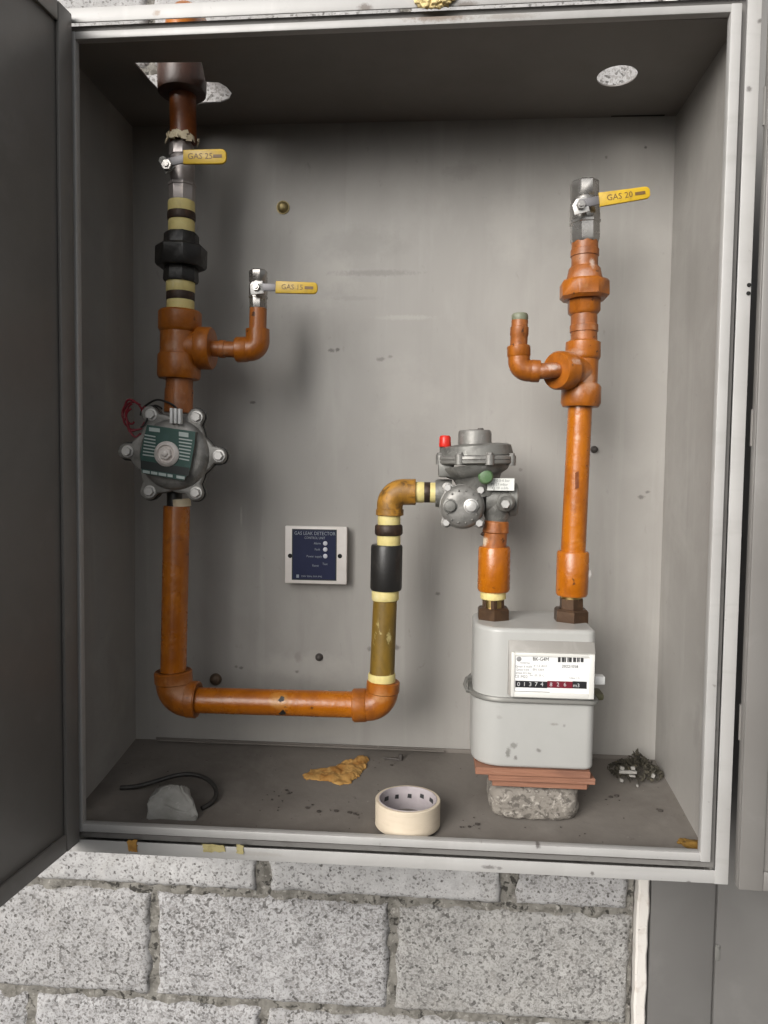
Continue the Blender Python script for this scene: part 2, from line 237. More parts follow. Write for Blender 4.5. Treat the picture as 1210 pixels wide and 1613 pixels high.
# ------------------------------------------------------------------ mesh builder
class MB:
    def __init__(s): s.bm = bmesh.new(); s.mi = 0
    def _faces(s, fs):
        for f in fs: f.material_index = s.mi
    def box(s, lo, hi, bev=0.0, seg=2, rot=None):
        lo = Vector(lo); hi = Vector(hi); c = (lo + hi) / 2; d = hi - lo
        t = bmesh.new(); bmesh.ops.create_cube(t, size=1)
        for v in t.verts: v.co = Vector((v.co.x * d.x, v.co.y * d.y, v.co.z * d.z))
        if bev: bmesh.ops.bevel(t, geom=t.edges[:], offset=min(bev, min(d) * .49), segments=seg, affect='EDGES', profile=.5)
        if rot is not None: bmesh.ops.transform(t, matrix=rot, verts=t.verts)
        for v in t.verts: v.co += c
        return s.merge(t)
    def merge(s, t, M=None):
        if M is not None: bmesh.ops.transform(t, matrix=M, verts=t.verts)
        mp = {}; out = []
        for v in t.verts: mp[v] = s.bm.verts.new(v.co); out.append(mp[v])
        for f in t.faces:
            try: g = s.bm.faces.new([mp[v] for v in f.verts]); g.material_index = s.mi
            except ValueError: pass
        t.free(); return out
    def lathe(s, p0, d, prof, seg=32, turn=0.0, cap=True, ref=None):
        d = Vector(d).normalized()
        a = Vector(ref) if ref else (Vector((0, -1, 0)) if abs(d.y) < .9 else Vector((0, 0, 1)))
        u = (a - d * a.dot(d)).normalized(); v = d.cross(u)
        rings = []
        for (t, r) in prof:
            c = Vector(p0) + d * t
            rings.append([s.bm.verts.new(c + (u * math.cos(turn + 2 * math.pi * i / seg) + v * math.sin(turn + 2 * math.pi * i / seg)) * max(r, 1e-5)) for i in range(seg)])
        fs = []
        for a_, b_ in zip(rings, rings[1:]):
            for i in range(seg):
                j = (i + 1) % seg; fs.append(s.bm.faces.new((a_[i], a_[j], b_[j], b_[i])))
        if cap: fs.append(s.bm.faces.new(rings[0][::-1])); fs.append(s.bm.faces.new(rings[-1]))
        s._faces(fs)
    def nut(s, p0, d, h, r, seg=6, turn=math.pi / 6, ch=.12):
        s.lathe(p0, d, [(0, r * (1 - ch)), (h * ch * 1.3, r), (h * (1 - ch * 1.3), r), (h, r * (1 - ch))], seg, turn)
    def tube(s, pts, r, seg=16, cap=True):
        pts = [Vector(p) for p in pts]; n = len(pts); rs = r if isinstance(r, (list, tuple)) else [r] * n
        tang = [(pts[min(i + 1, n - 1)] - pts[max(i - 1, 0)]).normalized() for i in range(n)]
        a = Vector((0, -1, 0)) if abs(tang[0].y) < .9 else Vector((0, 0, 1))
        u = (a - tang[0] * a.dot(tang[0])).normalized(); rings = []
        for i in range(n):
            u = (u - tang[i] * u.dot(tang[i])).normalized(); v = tang[i].cross(u)
            rings.append([s.bm.verts.new(pts[i] + (u * math.cos(2 * math.pi * k / seg) + v * math.sin(2 * math.pi * k / seg)) * rs[i]) for k in range(seg)])
        fs = []
        for A, B in zip(rings, rings[1:]):
            for k in range(seg):
                j = (k + 1) % seg; fs.append(s.bm.faces.new((A[k], A[j], B[j], B[k])))
        if cap: fs.append(s.bm.faces.new(rings[0][::-1])); fs.append(s.bm.faces.new(rings[-1]))
        s._faces(fs)
    def prism(s, outline, vec, bev=0.0, seg=2):
        """closed outline (list of points in one plane) pushed along vec"""
        t = bmesh.new(); vec = Vector(vec)
        a = [t.verts.new(p) for p in outline]; f = t.faces.new(a)
        ex = bmesh.ops.extrude_face_region(t, geom=[f]); nv = [g for g in ex['geom'] if isinstance(g, bmesh.types.BMVert)]
        bmesh.ops.translate(t, verts=nv, vec=vec); bmesh.ops.recalc_face_normals(t, faces=t.faces)
        if bev:
            nvs = set(nv); es = [e for e in t.edges if (e.verts[0] in nvs) == (e.verts[1] in nvs)]
            bmesh.ops.bevel(t, geom=es, offset=bev, segments=seg, affect='EDGES', profile=.5)
        s.merge(t)
    def ball(s, c, r, sub=3, sc=(1, 1, 1), jit=0.0, fr=20, seed=0):
        t = bmesh.new(); bmesh.ops.create_icosphere(t, subdivisions=sub, radius=1)
        for v in t.verts:
            k = 1 + jit * noise.fractal(v.co * fr * .1 + Vector((seed, 0, 0)), 1, 2, 4) if jit else 1
            v.co = Vector((v.co.x * sc[0], v.co.y * sc[1], v.co.z * sc[2])) * r * k + Vector(c)
        return s.merge(t)
    def text(s, txt, c, h, align='CENTER', right=Vector((1, 0, 0)), up=Vector((0, 0, 1)), wide=1.0):
        cu = bpy.data.curves.new('t', 'FONT'); cu.body = txt; cu.size = h * 1.38; cu.align_x = align; cu.align_y = 'CENTER'; cu.resolution_u = 2
        o = bpy.data.objects.new('t', cu); COL.objects.link(o)
        dg = bpy.context.evaluated_depsgraph_get(); me = bpy.data.meshes.new_from_object(o.evaluated_get(dg))
        t = bmesh.new(); t.from_mesh(me)
        nrm = right.cross(up)
        for v in t.verts: v.co = Vector(c) + right * v.co.x * wide + up * v.co.y
        s.merge(t); bpy.data.objects.remove(o); bpy.data.curves.remove(cu); bpy.data.meshes.remove(me)
    def build(s, name, mats, parent=None, sharp=38, smooth=True):
        bm = s.bm; bmesh.ops.recalc_face_normals(bm, faces=bm.faces[:]) if s.mi >= 0 else None
        for f in bm.faces: f.smooth = smooth
        for e in bm.edges:
            if len(e.link_faces) == 2 and e.calc_face_angle(0) > R_(sharp): e.smooth = False
        off = parent_loc(parent)
        if off.length: bmesh.ops.translate(bm, verts=bm.verts[:], vec=-off)
        me = bpy.data.meshes.new(name); bm.to_mesh(me); bm.free()
        for m in (mats if isinstance(mats, (list, tuple)) else [mats]): me.materials.append(MATS[m])
        o = bpy.data.objects.new(name, me); COL.objects.link(o)
        if parent: o.parent = parent
        return o
def parent_loc(p):
    v = Vector((0, 0, 0))
    while p is not None: v += p.location; p = p.parent
    return v
def thing(name, label, cat, loc, group=None):
    o = bpy.data.objects.new(name, None); o.empty_display_size = .05; COL.objects.link(o); o.location = loc
    return tag(o, label, cat, group)
def tag(o, label, cat, group=None):
    o['label'] = label; o['category'] = cat
    if group: o['group'] = group
    return o
def centre(o, label, cat, group=None):
    """a thing that is one mesh: put its origin at its base"""
    me = o.data; n = len(me.vertices); c = Vector((0, 0, 0))
    for v in me.vertices: c += v.co
    c /= n; c.z = min(v.co.z for v in me.vertices)
    me.transform(Matrix.Translation(-c)); o.location = c
    return tag(o, label, cat, group)
def prof(*pts, y=YP):
    """(px, py, half width px) rows on an axis -> start, direction, lathe profile"""
    P = [V(a, b, y) for a, b, _ in pts]; d = (P[-1] - P[0]).normalized()
    return P[0], d, [((p - P[0]).dot(d), rr(h, p)) for p, (_, _, h) in zip(P, pts)]
def col(mb, *pts, y=YP, seg=32, turn=0.0): mb.lathe(*prof(*pts, y=y), seg=seg, turn=turn)
def part(name, m, parent, *pts, y=YP, seg=32, turn=0.0):
    mb = MB(); col(mb, *pts, y=y, seg=seg, turn=turn); return mb.build(name, m, parent)
def ring(name, m, parent, x, y0, y1, hw, d=YP, x1=None, bulge=.04):
    x1 = x if x1 is None else x1
    return part(name, m, parent, (x, y0, hw * (1 - bulge)), (x, y0 + (y1 - y0) * .15, hw), (x1, y1 - (y1 - y0) * .15, hw), (x1, y1, hw * (1 - bulge)), y=d)
def arc_pts(c, a, b, n=10):
    """quarter bend from direction a to direction b about c"""
    return [Vector(c) + Vector(a) * math.cos(math.pi / 2 * i / n) + Vector(b) * math.sin(math.pi / 2 * i / n) for i in range(n + 1)]

# ================================================================== masonry wall behind
WY = .366
wall = thing('block_wall', 'wall of whitewashed speckled concrete blocks carrying the open grey cabinet', 'wall', (-.2, WY, -2.15))
def block(x0, x1, z0, z1, mname, seed, fine):
    st = .0065 if fine else .03
    nx = max(2, int((x1 - x0) / st)); nz = max(2, int((z1 - z0) / st)); t = bmesh.new(); g = []
    for j in range(nz + 1):
        row = []
        for i in range(nx + 1):
            u = i / nx; v = j / nz; x = x0 + (x1 - x0) * u; z = z0 + (z1 - z0) * v
            n1 = noise.fractal(Vector((x * 22, z * 22, seed)), 1, 2, 4)
            n2 = noise.noise(Vector((x * 75, z * 75, seed + 9)))
            e = min(x - x0, x1 - x, z - z0, z1 - z)
            e2 = max(0.0, 1 - (e + .003 * n2) / .010)
            cx = min(x - x0, x1 - x) + min(z - z0, z1 - z); ch = max(0.0, noise.noise(Vector((x * 9, z * 9, seed + 3))) - .12) * 2.2
            e2 = max(e2, ch * max(0.0, 1 - e / .022), max(0.0, 1 - cx / .030) * .9)
            y = WY - .009 + .0022 * n1 + .0022 * n2 + .011 * min(1.3, e2) ** 2
            ex = .009 * noise.noise(Vector((z * 28, seed, 1.3))) * (1 if i in (0, nx) else 0)
            ez = .007 * noise.noise(Vector((x * 28, seed, 7.7))) * (1 if j in (0, nz) else 0)
            row.append(t.verts.new((x + ex, y, z + ez)))
        g.append(row)
    for j in range(nz):
        for i in range(nx): t.faces.new((g[j][i], g[j][i + 1], g[j + 1][i + 1], g[j + 1][i]))
    edge = [e for e in t.edges if len(e.link_faces) == 1]
    r = bmesh.ops.extrude_edge_only(t, edges=edge)
    for v in r['geom']:
        if isinstance(v, bmesh.types.BMVert): v.co.y = WY + .05
    return t
mbB = MB(); names = ['block_a', 'block_b', 'block_c', 'block_d']
BW, BH = .517, .2445; ztop = -.951; seed = 0
pick = {(0, -1): 2, (0, 0): 0, (0, 1): 2, (1, -2): 0, (1, -1): 1, (1, 0): 3, (2, -1): 0, (2, 0): 2, (0, -2): 2, (2, 1): 0}
for r in range(-9, 6):
    zt = ztop - (r - 1) * BH
    zb = zt - BH
    for k in range(-5, 2):
        x0 = -.002 + k * BW if (r % 2) else .238 + (k - 1) * BW + .0
        x1 = x0 + BW; x1 = min(x1, .497)
        if x1 - x0 < .05 or x0 > .49: continue
        seed += 3.7
        vis = (0 <= r <= 2 and x0 > -1.1) or r in (-6, -7)
        key = (r, k if r % 2 else k - 1)
        mbB.mi = pick.get(key, int(seed) % 4)
        mbB.merge(block(x0 + (.016 if r == 0 else .0085), x1 - (.014 if r == 0 else .0085), zb + .008, zt - .008, None, seed, vis))
mbB.build('blockwork', names, wall, sharp=60)
mb = MB(); t = bmesh.new(); nx, nz = 560, 520; g = []
for j in range(nz + 1):
    row = []
    for i in range(nx + 1):
        x = -2.56 + 3.055 * i / nx; z = -2.15 + 3.6 * j / nz
        y = WY + .001 + .007 * noise.fractal(Vector((x * 30, z * 30, 5)), 1, 2, 4)
        row.append(t.verts.new((x, y, z)))
    g.append(row)
for j in range(nz):
    for i in range(nx): t.faces.new((g[j][i], g[j][i + 1], g[j + 1][i + 1], g[j + 1][i]))
mb.merge(t); mb.box((-2.56, WY + .03, -2.15), (.495, WY + .20, 1.45)); mb.build('mortar', 'mortar', wall)

# white strip and grey panel on the right of the wall
def strip():
    mb = MB(); t = bmesh.new(); n = 160; g = []
    for j in range(n + 1):
        z = -2.15 + 3.6 * j / n; a = .004 * noise.noise(Vector((z * 14, 2, 3))) + .002 * noise.noise(Vector((z * 60, 2, 3)))
        b = .003 * noise.noise(Vector((z * 18, 8, 3))) + .002 * noise.noise(Vector((z * 70, 2, 9)))
        x0 = .4975 + a; x1 = .521 + b
        g.append([t.verts.new(p) for p in ((x0, WY + .06, z), (x0, WY - .018, z), (x0 + .004, WY - .022, z), (x1 - .003, WY - .022, z), (x1, WY - .019, z), (x1, WY + .06, z))])
    for A, B in zip(g, g[1:]):
        for i in range(5): t.faces.new((A[i], A[i + 1], B[i + 1], B[i]))
    mb.merge(t); return centre(mb.build('trim_strip', 'white_strip'), 'narrow rough white painted strip between the blocks and grey panel', 'trim')
strip()
gp = thing('metal_panel', 'smooth grey painted metal panel under the open right door', 'panel', (.9, WY, -2.15))
mb = MB()
for a, b in ((.526, .6535), (.6575, 1.5)): mb.box((a, WY - .016, -2.15), (b, WY + .03, 1.45), .003, 2)
mb.box((.6535, WY - .006, -2.15), (.6575, WY + .03, 1.45)); mb.build('sheet', 'panel_paint', gp)
mb = MB(); p = V(1130, 1500, WY - .0155); pr = []
for i in range(24):
    a = 2 * math.pi * i / 24; pr.append(p + Vector((.0052 * math.cos(a), 0, (.012 if math.sin(a) > 0 else -.012) + .0052 * math.sin(a))))
mb.prism(pr, (0, -.0025, 0), .001); mb.build('keyhole_cover', 'cast_grey', gp)

# ================================================================== cabinet
XL, XR, ZT, ZB0, ZB1 = -.545, .5195, .638, -.655, -.613    # floor sags towards the front
D = DB
cab = thing('gas_cabinet', 'open grey steel gas cabinet with both doors swung wide', 'cabinet', (0, .1, -.68))
mb = MB(); mb.box((XL - .0015, D, ZB1 - .03), (XR + .0015, D + .0025, ZT + .002)); mb.build('back_panel', 'sheet_back', cab)
for x0, x1 in ((XL - .0025, XL), (XR, XR + .0025)):
    mb = MB(); mb.box((x0, .018, -.682), (x1, D - .0005, .682)); mb.build('side_panel', 'sheet_side', cab)
# ceiling with its two cut holes
hL = [VZ(*q, ZT) for q in [(212, 99), (318, 98), (324, 129), (345, 130), (357, 137), (365, 147), (361, 156), (347, 162), (322, 163), (300, 165), (268, 160), (250, 142), (236, 128), (224, 113)]]
hc = VZ(972, 120, ZT); hr = .0335
hR = [hc + Vector((hr * math.cos(a), hr * 1.05 * math.sin(a), 0)) for a in [2 * math.pi * i / 40 for i in range(40)]]
def plate_with_holes(mb, x0, x1, y0, y1, z, th, holes):
    from mathutils.geometry import delaunay_2d_cdt
    vs = [Vector(p) for p in ((x0, y0), (x1, y0), (x1, y1), (x0, y1))]; fc = []; es = [(0, 1), (1, 2), (2, 3), (3, 0)]
    for h in holes:
        b = len(vs); vs += [Vector((p.x, p.y)) for p in h]; es += [(b + i, b + (i + 1) % len(h)) for i in range(len(h))]
    ov, oe, of, *_ = delaunay_2d_cdt(vs, es, [], 0, 1e-6)
    def inside(p, h):
        c = False; n = len(h)
        for i in range(n):
            a, b = h[i], h[i - 1]
            if (a.y > p.y) != (b.y > p.y) and p.x < (b.x - a.x) * (p.y - a.y) / (b.y - a.y) + a.x: c = not c
        return c
    t = bmesh.new(); bv = [t.verts.new((v.x, v.y, z)) for v in ov]
    for f in of:
        c = sum((Vector(ov[i]) for i in f), Vector((0, 0))) / len(f)
        if any(inside(c, h) for h in holes): continue
        t.faces.new([bv[i] for i in f])
    for v in [v for v in t.verts if not v.link_faces]: t.verts.remove(v)
    r = bmesh.ops.extrude_face_region(t, geom=t.faces[:])
    bmesh.ops.translate(t, verts=[v for v in r['geom'] if isinstance(v, bmesh.types.BMVert)], vec=(0, 0, th)); mb.merge(t)
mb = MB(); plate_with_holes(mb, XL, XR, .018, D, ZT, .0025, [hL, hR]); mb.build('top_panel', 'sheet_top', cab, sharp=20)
a = VZ(963, 182, ZT); b = VZ(1047, 181, ZT)
mb = MB(); mb.prism([a + Vector((0, 0, -.0006)), Vector((b.x, a.y - .001, ZT - .0006)), Vector((b.x, a.y + .004, ZT - .0006)), a + Vector((0, .002, -.0006))], (0, 0, -.0005)); mb.build('slot', 'slot_dark', cab)
# floor: a loose sagging tray with a turned-up rim at the back
mb = MB(); t = bmesh.new(); nx, ny = 60, 24; g = []
for j in range(ny + 1):
    row = []
    for i in range(nx + 1):
        x = XL + .0 + (XR - XL) * i / nx; y = .012 + (D - .012) * j / ny
        z = ZB0 + (ZB1 - ZB0) * (j / ny) + .002 * noise.noise(Vector((x * 6, y * 8, 1)))
        row.append(t.verts.new((x, y, z)))
    g.append(row)
for j in range(ny):
    for i in range(nx): t.faces.new((g[j][i], g[j][i + 1], g[j + 1][i + 1], g[j + 1][i]))
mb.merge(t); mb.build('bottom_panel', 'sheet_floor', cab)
mb = MB(); mb.box((XL, .018, -.6835), (XR, D, -.681)); mb.build('underside_panel', 'sheet_side', cab)
def fz(y): return ZB0 + (ZB1 - ZB0) * (y - .012) / (D - .012)
mb = MB()
mb.box((XL + .045, D - .006, ZB1 - .004), (XR - .02, D - .003, ZB1 + .007), .001)
mb.tube([Vector((XL + .05, D - .012, ZB1 + .004)), Vector((-.15, D - .013, ZB1 + .0045)), Vector((.10, D - .012, ZB1 + .004))], .0022, 8)
mb.build('tray_rim', 'sheet_floor', cab)
# front frame: outer flange, groove, inner lip
OX0, OX1, OZ0, OZ1 = -.541, .542, -.684, .680
FX0, FX1, FZ0, FZ1 = -.520, .5215, -.6625, .657
LX0, LX1, LZ0, LZ1 = -.5135, .5145, -.6500, .6445
IX0, IX1, IZ0, IZ1 = -.5005, .4985, -.6360, .632
def skew(mb):
    for v in mb.bm.verts:                                     # the folded frame is not quite square
        if v.co.z > 0: v.co.z += .006 * v.co.x / .5 * (v.co.z / .64)
def ring_bars(mb, o, i, y0, y1, bev=.002):
    mb.box((o[0], y0, i[1]), (i[0], y1, i[3]), bev) if False else None
    (ox0, oz0, ox1, oz1), (ix0, iz0, ix1, iz1) = o, i
    mb.box((ox0, y0, oz0), (ix0, y1, oz1), bev); mb.box((ix1, y0, oz0), (ox1, y1, oz1), bev)
    mb.box((ix0 - .001, y0 + .0006, oz0 + .0004), (ix1 + .001, y1, iz0), bev); mb.box((ix0 - .001, y0 + .0006, iz1), (ix1 + .001, y1, oz1 - .0004), bev)
mb = MB(); ring_bars(mb, (OX0, OZ0, OX1, OZ1), (FX0, FZ0, FX1, FZ1), 0.0, .0035, .0012); ring_bars(mb, (OX0, OZ0, OX1, OZ1), (OX0 + .004, OZ0 + .004, OX1 - .004, OZ1 - .004), .0036, .019, .0005); skew(mb)
fr = mb.build('front_frame', 'frame_paint', cab)
mb = MB(); ring_bars(mb, (FX0 - .002, FZ0 - .002, FX1 + .002, FZ1 + .002), (LX0, LZ0, LX1, LZ1), .013, .017, 0); skew(mb)
mb.build('frame_groove', 'groove_paint', cab)
mb = MB(); ring_bars(mb, (LX0, LZ0, LX1, LZ1), (IX0, IZ0, IX1, IZ1), .001, .0165, .0018); skew(mb); mb.build('frame_lip', 'frame_paint', cab)
# doors: a pan with turned hem
def door(hinge, ang, width, sgn, z0, z1):
    """hinge corner on the flange; ang from the closed position; sgn: +1 left door"""
    th = .022; hem = .036
    e = bpy.data.objects.new('door', None)
    mbp = MB(); mbh = MB()
    # local frame: u along the door away from hinge, n towards the inside face, z up
    if sgn > 0: u = Vector((math.cos(R_(ang)), -math.sin(R_(ang)), 0)); n = Vector((math.sin(R_(ang)), math.cos(R_(ang)), 0))
    else: u = Vector((-math.cos(R_(ang)), -math.sin(R_(ang)), 0)); n = Vector((-math.sin(R_(ang)), math.cos(R_(ang)), 0))
    def bx(mb, u0, u1, n0, n1, a, b, bev=.0015):
        rot = Matrix((u, n, Vector((0, 0, 1)))).transposed().to_4x4()
        c = Vector(hinge) + u * (u0 + u1) / 2 + n * (n0 + n1) / 2 + Vector((0, 0, (a + b) / 2))
        d = Vector((u1 - u0, n1 - n0, b - a)) / 2
        mb.box(c - d, c + d, bev, 2, rot)
    bx(mbp, 0, width, .0135, .0155, z0 + .0005, z1 - .0005, .0008)
    for (u0, u1, a, b) in ((0, hem, z0, z1), (width - hem, width, z0, z1)): bx(mbh, u0 + .0003, u1, .0157, th, a, b, .002)
    for (a, b) in ((z0 + .0003, z0 + .03), (z1 - .03, z1 - .0003)): bx(mbh, hem, width - hem, .0157, th - .0006, a, b, .002)
    for (u0, u1) in ((0, .002), (width - .002, width)): bx(mbh, u0 + .0004, u1, 0, .0134, z0, z1, .0006)
    for (a, b) in ((z0 + .0004, z0 + .0024), (z1 - .0024, z1 - .0004)): bx(mbh, .0025, width - .0025, 0, .0134, a, b, .0006)
    return mbp, mbh
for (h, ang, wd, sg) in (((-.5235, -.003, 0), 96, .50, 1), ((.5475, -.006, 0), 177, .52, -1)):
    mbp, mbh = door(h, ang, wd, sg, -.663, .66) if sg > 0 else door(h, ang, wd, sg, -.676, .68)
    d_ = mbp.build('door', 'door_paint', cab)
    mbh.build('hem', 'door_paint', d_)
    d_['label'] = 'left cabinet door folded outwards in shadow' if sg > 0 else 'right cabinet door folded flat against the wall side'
    for z in (-.45, .0, .47):
        mb = MB(); mb.lathe((h[0] - (.004 if sg > 0 else -.002), h[1] - .001, z), (0, 0, 1), [(0, .0035), (.055, .0035)], 12); mb.build('hinge', 'door_paint', cab)
for (x, y) in ((1180, 449), (1179, 462)): mb = MB(); p = V(x, y, -.0002); mb.lathe(p, (0, -1, 0), [(0, .0032), (.001, .003)], 14); mb.build('rivet_hole', 'slot_dark', cab)
# bolts through the back
def bolt(px, py, rpx, m, lab):
    p = V(px, py, D); r = rr(rpx, p) * .82; mb = MB()
    mb.lathe(p, (0, -1, 0), [(0, r * 1.18), (.0022, r * 1.15), (.0024, r), (.006, r * .93), (.0085, r * .7), (.0098, r * .38), (.0102, .0004)], 20)
    o = mb.build('bolt', m, cab); o['label'] = lab
bolt(446, 327, 11, 'bolt_brass', 'brass domed bolt high on the back'); bolt(340, 1070, 10, 'bolt_rust', 'rusty domed bolt above the low pipe')
bolt(503, 1035, 6.5, 'bolt_dark', 'dark bolt above the low pipe'); bolt(936, 708, 6, 'bolt_dark', 'dark bolt right of the riser')

# ================================================================== ball valves
def ball_valve(name, label, loc_px, cols, mats, stem, lever, y=YP):
    o = thing(name, label, 'valve', V(*loc_px, y), 'ball valves with yellow levers')
    mb = MB()
    for c, seg, turn in cols: col(mb, *c, y=y, seg=seg, turn=turn)
    body = mb.build('valve_body', mats, o)
    stem(o); lever(o)
    return o
def lever_at(o, p0, p1, hw0, hw1, yf, txt, arm_from, bend=0.0, dark=False):
    """yellow sleeve from px p0 to px p1 at depth yf, steel arm from the stem"""
    a = V(*p0, yf); b = V(*p1, yf + bend); d = (b - a).normalized(); up = Vector((0, 1, 0)).cross(d).normalized()
    if up.z < 0: up = -up
    n = d.cross(up).normalized()
    if n.y > 0: n = -n
    h0, h1 = rr(hw0, a), rr(hw1, b); L = (b - a).length; out = []
    r = h1 * .75
    out = [a - up * h0, a + up * h0]
    for k in range(7): an = math.pi / 2 - math.pi / 2 * k / 6; out.append(b - d * r + d * r * math.cos(an) + up * (h1 - r + r * math.sin(an)))
    for k in range(7): an = -math.pi / 2 * k / 6; out.append(b - d * r + d * r * math.cos(an) + up * (-h1 + r + r * math.sin(an)))
    mb = MB(); mb.prism(out, n * .006, .0017, 2); lv = mb.build('lever_sleeve', 'lever_yellow', o)
    mb = MB(); face = a + n * .0064 + d * L * .5
    mb.box((-L * .08, -.0006, -h0 * .42), (L * .30, .0004, h0 * .42)) if False else None
    mb.text(txt, a + n * .0064 + d * L * .40, h0 * .85, right=d, up=up, wide=1.0)
    sl = a + d * L * .80 + n * .0064
    mb.prism([sl - d * L * .10 - up * h0 * .22, sl + d * L * .10 - up * h0 * .22, sl + d * L * .10 + up * h0 * .22, sl - d * L * .10 + up * h0 * .22], n * .0003)
    mb.build('lettering', 'ink_brown', lv)
    s0 = V(*arm_from, yf); mb = MB(); hw = h0 * .62
    q = [s0 - up * hw + n * .001, a + d * .01 - up * hw + n * .001, a + d * .01 + up * hw + n * .001, s0 + up * hw + n * .001]
    mb.prism(q, n * .003, .0006); mb.build('lever_arm', 'arm_steel', o)
def stem_at(px, py, y0, y1, plate, nutr, m='zinc', rot=0.0):
    def f(o):
        p = V(px, py, y1); mb = MB(); hx, hz = rr(plate[0], p), rr(plate[1], p); c, s_ = math.cos(rot), math.sin(rot)
        mb.lathe(V(px, py, y0), (0, 1, 0) if y1 > y0 else (0, -1, 0), [(0, rr(6.5, p)), (abs(y1 - y0), rr(6.5, p))], 20)
        q = [Vector((c * a - s_ * b, 0, s_ * a + c * b)) + p for a, b in ((-hx, -hz), (hx, -hz), (hx, hz), (-hx * .35, hz), (-hx, hz * .3))]
        mb.prism(q, (0, -.004, 0), .001)
        mb.build('stem_plate', m, o)
        mb = MB(); mb.nut(p + Vector((0, -.004, 0)), (0, -1, 0), .006, rr(nutr, p)); mb.lathe(p + Vector((0, -.010, 0)), (0, -1, 0), [(0, rr(nutr * .5, p)), (.003, rr(nutr * .45, p))], 12)
        mb.build('stem_nut', 'chrome', o)
    return f
PH = math.pi / 8
# right hand valve
ball_valve('ball_valve', 'largest chrome ball valve, open ended on the right-hand riser', (922, 384),
    [([(921, 286, 20), (921, 289, 22.5), (921, 312, 22.5), (921, 314, 21)], 8, PH), ([(921, 313, 20), (921, 320, 22), (921.5, 332, 23.5), (921.5, 345, 23.5), (921.5, 350, 22)], 28, 0),
     ([(921.5, 349, 24.5), (921.5, 353, 24.5), (921.5, 354, 23), (921.5, 379, 23), (921.5, 383, 21.5)], 8, PH)], 'chrome',
    stem_at(914, 325, YP - .015, YP - .040, (12, 12), 7.5, 'zinc', .25),
    lambda o: lever_at(o, (943, 316), (1023, 304), 11, 9.5, YP - .040, 'GAS 20', (912, 322)))
mb = MB(); col(mb, (921, 285.6, 15), (921, 287.5, 15), y=YP); mb.build('open_bore', 'slot_dark', bpy.data.objects['ball_valve'])
# small valve on the left branch
ball_valve('ball_valve', 'small chrome ball valve standing on the thin side branch elbow', (406, 487),
    [([(407, 426, 12.5), (407, 428, 14.5), (407, 444, 14.5), (407, 446, 13)], 8, PH), ([(407, 445, 13), (407, 452, 14.5), (407, 464, 14.5), (407, 468, 13.5)], 24, 0),
     ([(407, 467, 15), (407, 470, 15), (407, 471, 14), (407, 486, 14), (407, 488, 13)], 8, PH)], 'chrome',
    stem_at(405, 454, YP - .01, YP - .030, (10.5, 10), 6, 'zinc', .1),
    lambda o: lever_at(o, (435, 453), (501, 455), 9.5, 9, YP - .030, 'GAS 15', (402, 453)))
# upper left valve
ball_valve('ball_valve', 'dull ball valve below the ceiling pipe with white tape', (286, 318),
    [([(286, 226, 17), (286, 229, 19), (286, 246, 19), (286, 248, 17)], 8, PH), ([(286, 247, 17), (287, 256, 20), (288, 270, 20), (288, 284, 18), (288, 291, 20)], 28, 0),
     ([(287, 290, 22), (287, 294, 22), (287, 295, 20.5), (287, 317, 20.5), (287, 319, 19.5)], 8, PH)], 'nickel_dull',
    stem_at(265, 262, YP - .02, YP - .046, (9, 9), 9, 'cast_grey', .6),
    lambda o: lever_at(o, (290, 249), (358, 248), 11, 11.5, YP - .048, 'GAS 25', (262, 258)))
bv = bpy.data.objects['ball_valve.002']
mb = MB()
for k in range(26):                                            # frayed sealing tape
    a = random.uniform(-2.6, .6); p = V(287, random.uniform(219, 231), YP); r = rr(random.uniform(20, 26), p)
    c = p + Vector((math.cos(a) * r, math.sin(a) * r, 0)); t_ = Vector((-math.sin(a), math.cos(a), random.uniform(-.5, .5)))
    mb.prism([c - t_ * .005, c + t_ * .006 + Vector((0, 0, random.uniform(-.004, .002))), c + t_ * .004 + Vector((0, 0, .006)), c - t_ * .005 + Vector((0, 0, .005))], Vector((math.cos(a), math.sin(a), 0)) * .0012)
mb.build('sealing_tape', 'tape_pale', bv)

# ================================================================== left riser
cp = thing('ceiling_pipe', 'short dark orange pipe with wide coupling passing through the ceiling hole', 'pipe', V(288, 225))
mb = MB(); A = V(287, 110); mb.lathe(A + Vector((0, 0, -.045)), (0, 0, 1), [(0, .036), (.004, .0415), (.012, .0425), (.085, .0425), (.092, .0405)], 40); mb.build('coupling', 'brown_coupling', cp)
mb = MB(); mb.lathe(A + Vector((0, 0, .014)), (0, 0, 1), [(0, .0432), (.003, .0440), (.03, .0440), (.033, .0432)], 40); mb.build('lit_rim', 'orange', cp)  # orange ring over the brown coupling puts its lit upper edge into colour
mb = MB(); U = A + Vector((0, 0, .047)); mb.tube([U, U + Vector((0, 0, .012))] + [U + Vector((0, .045 - .045 * math.cos(a), .012 + .045 * math.sin(a))) for a in [math.pi / 16 * i for i in range(1, 9)]] + [U + Vector((0, .15, .057))], .030, 32); mb.build('upper_bend', 'orange', cp)
part('pipe', 'orange_dark', cp, (288, 140, 20.5), (289, 224, 20.5))

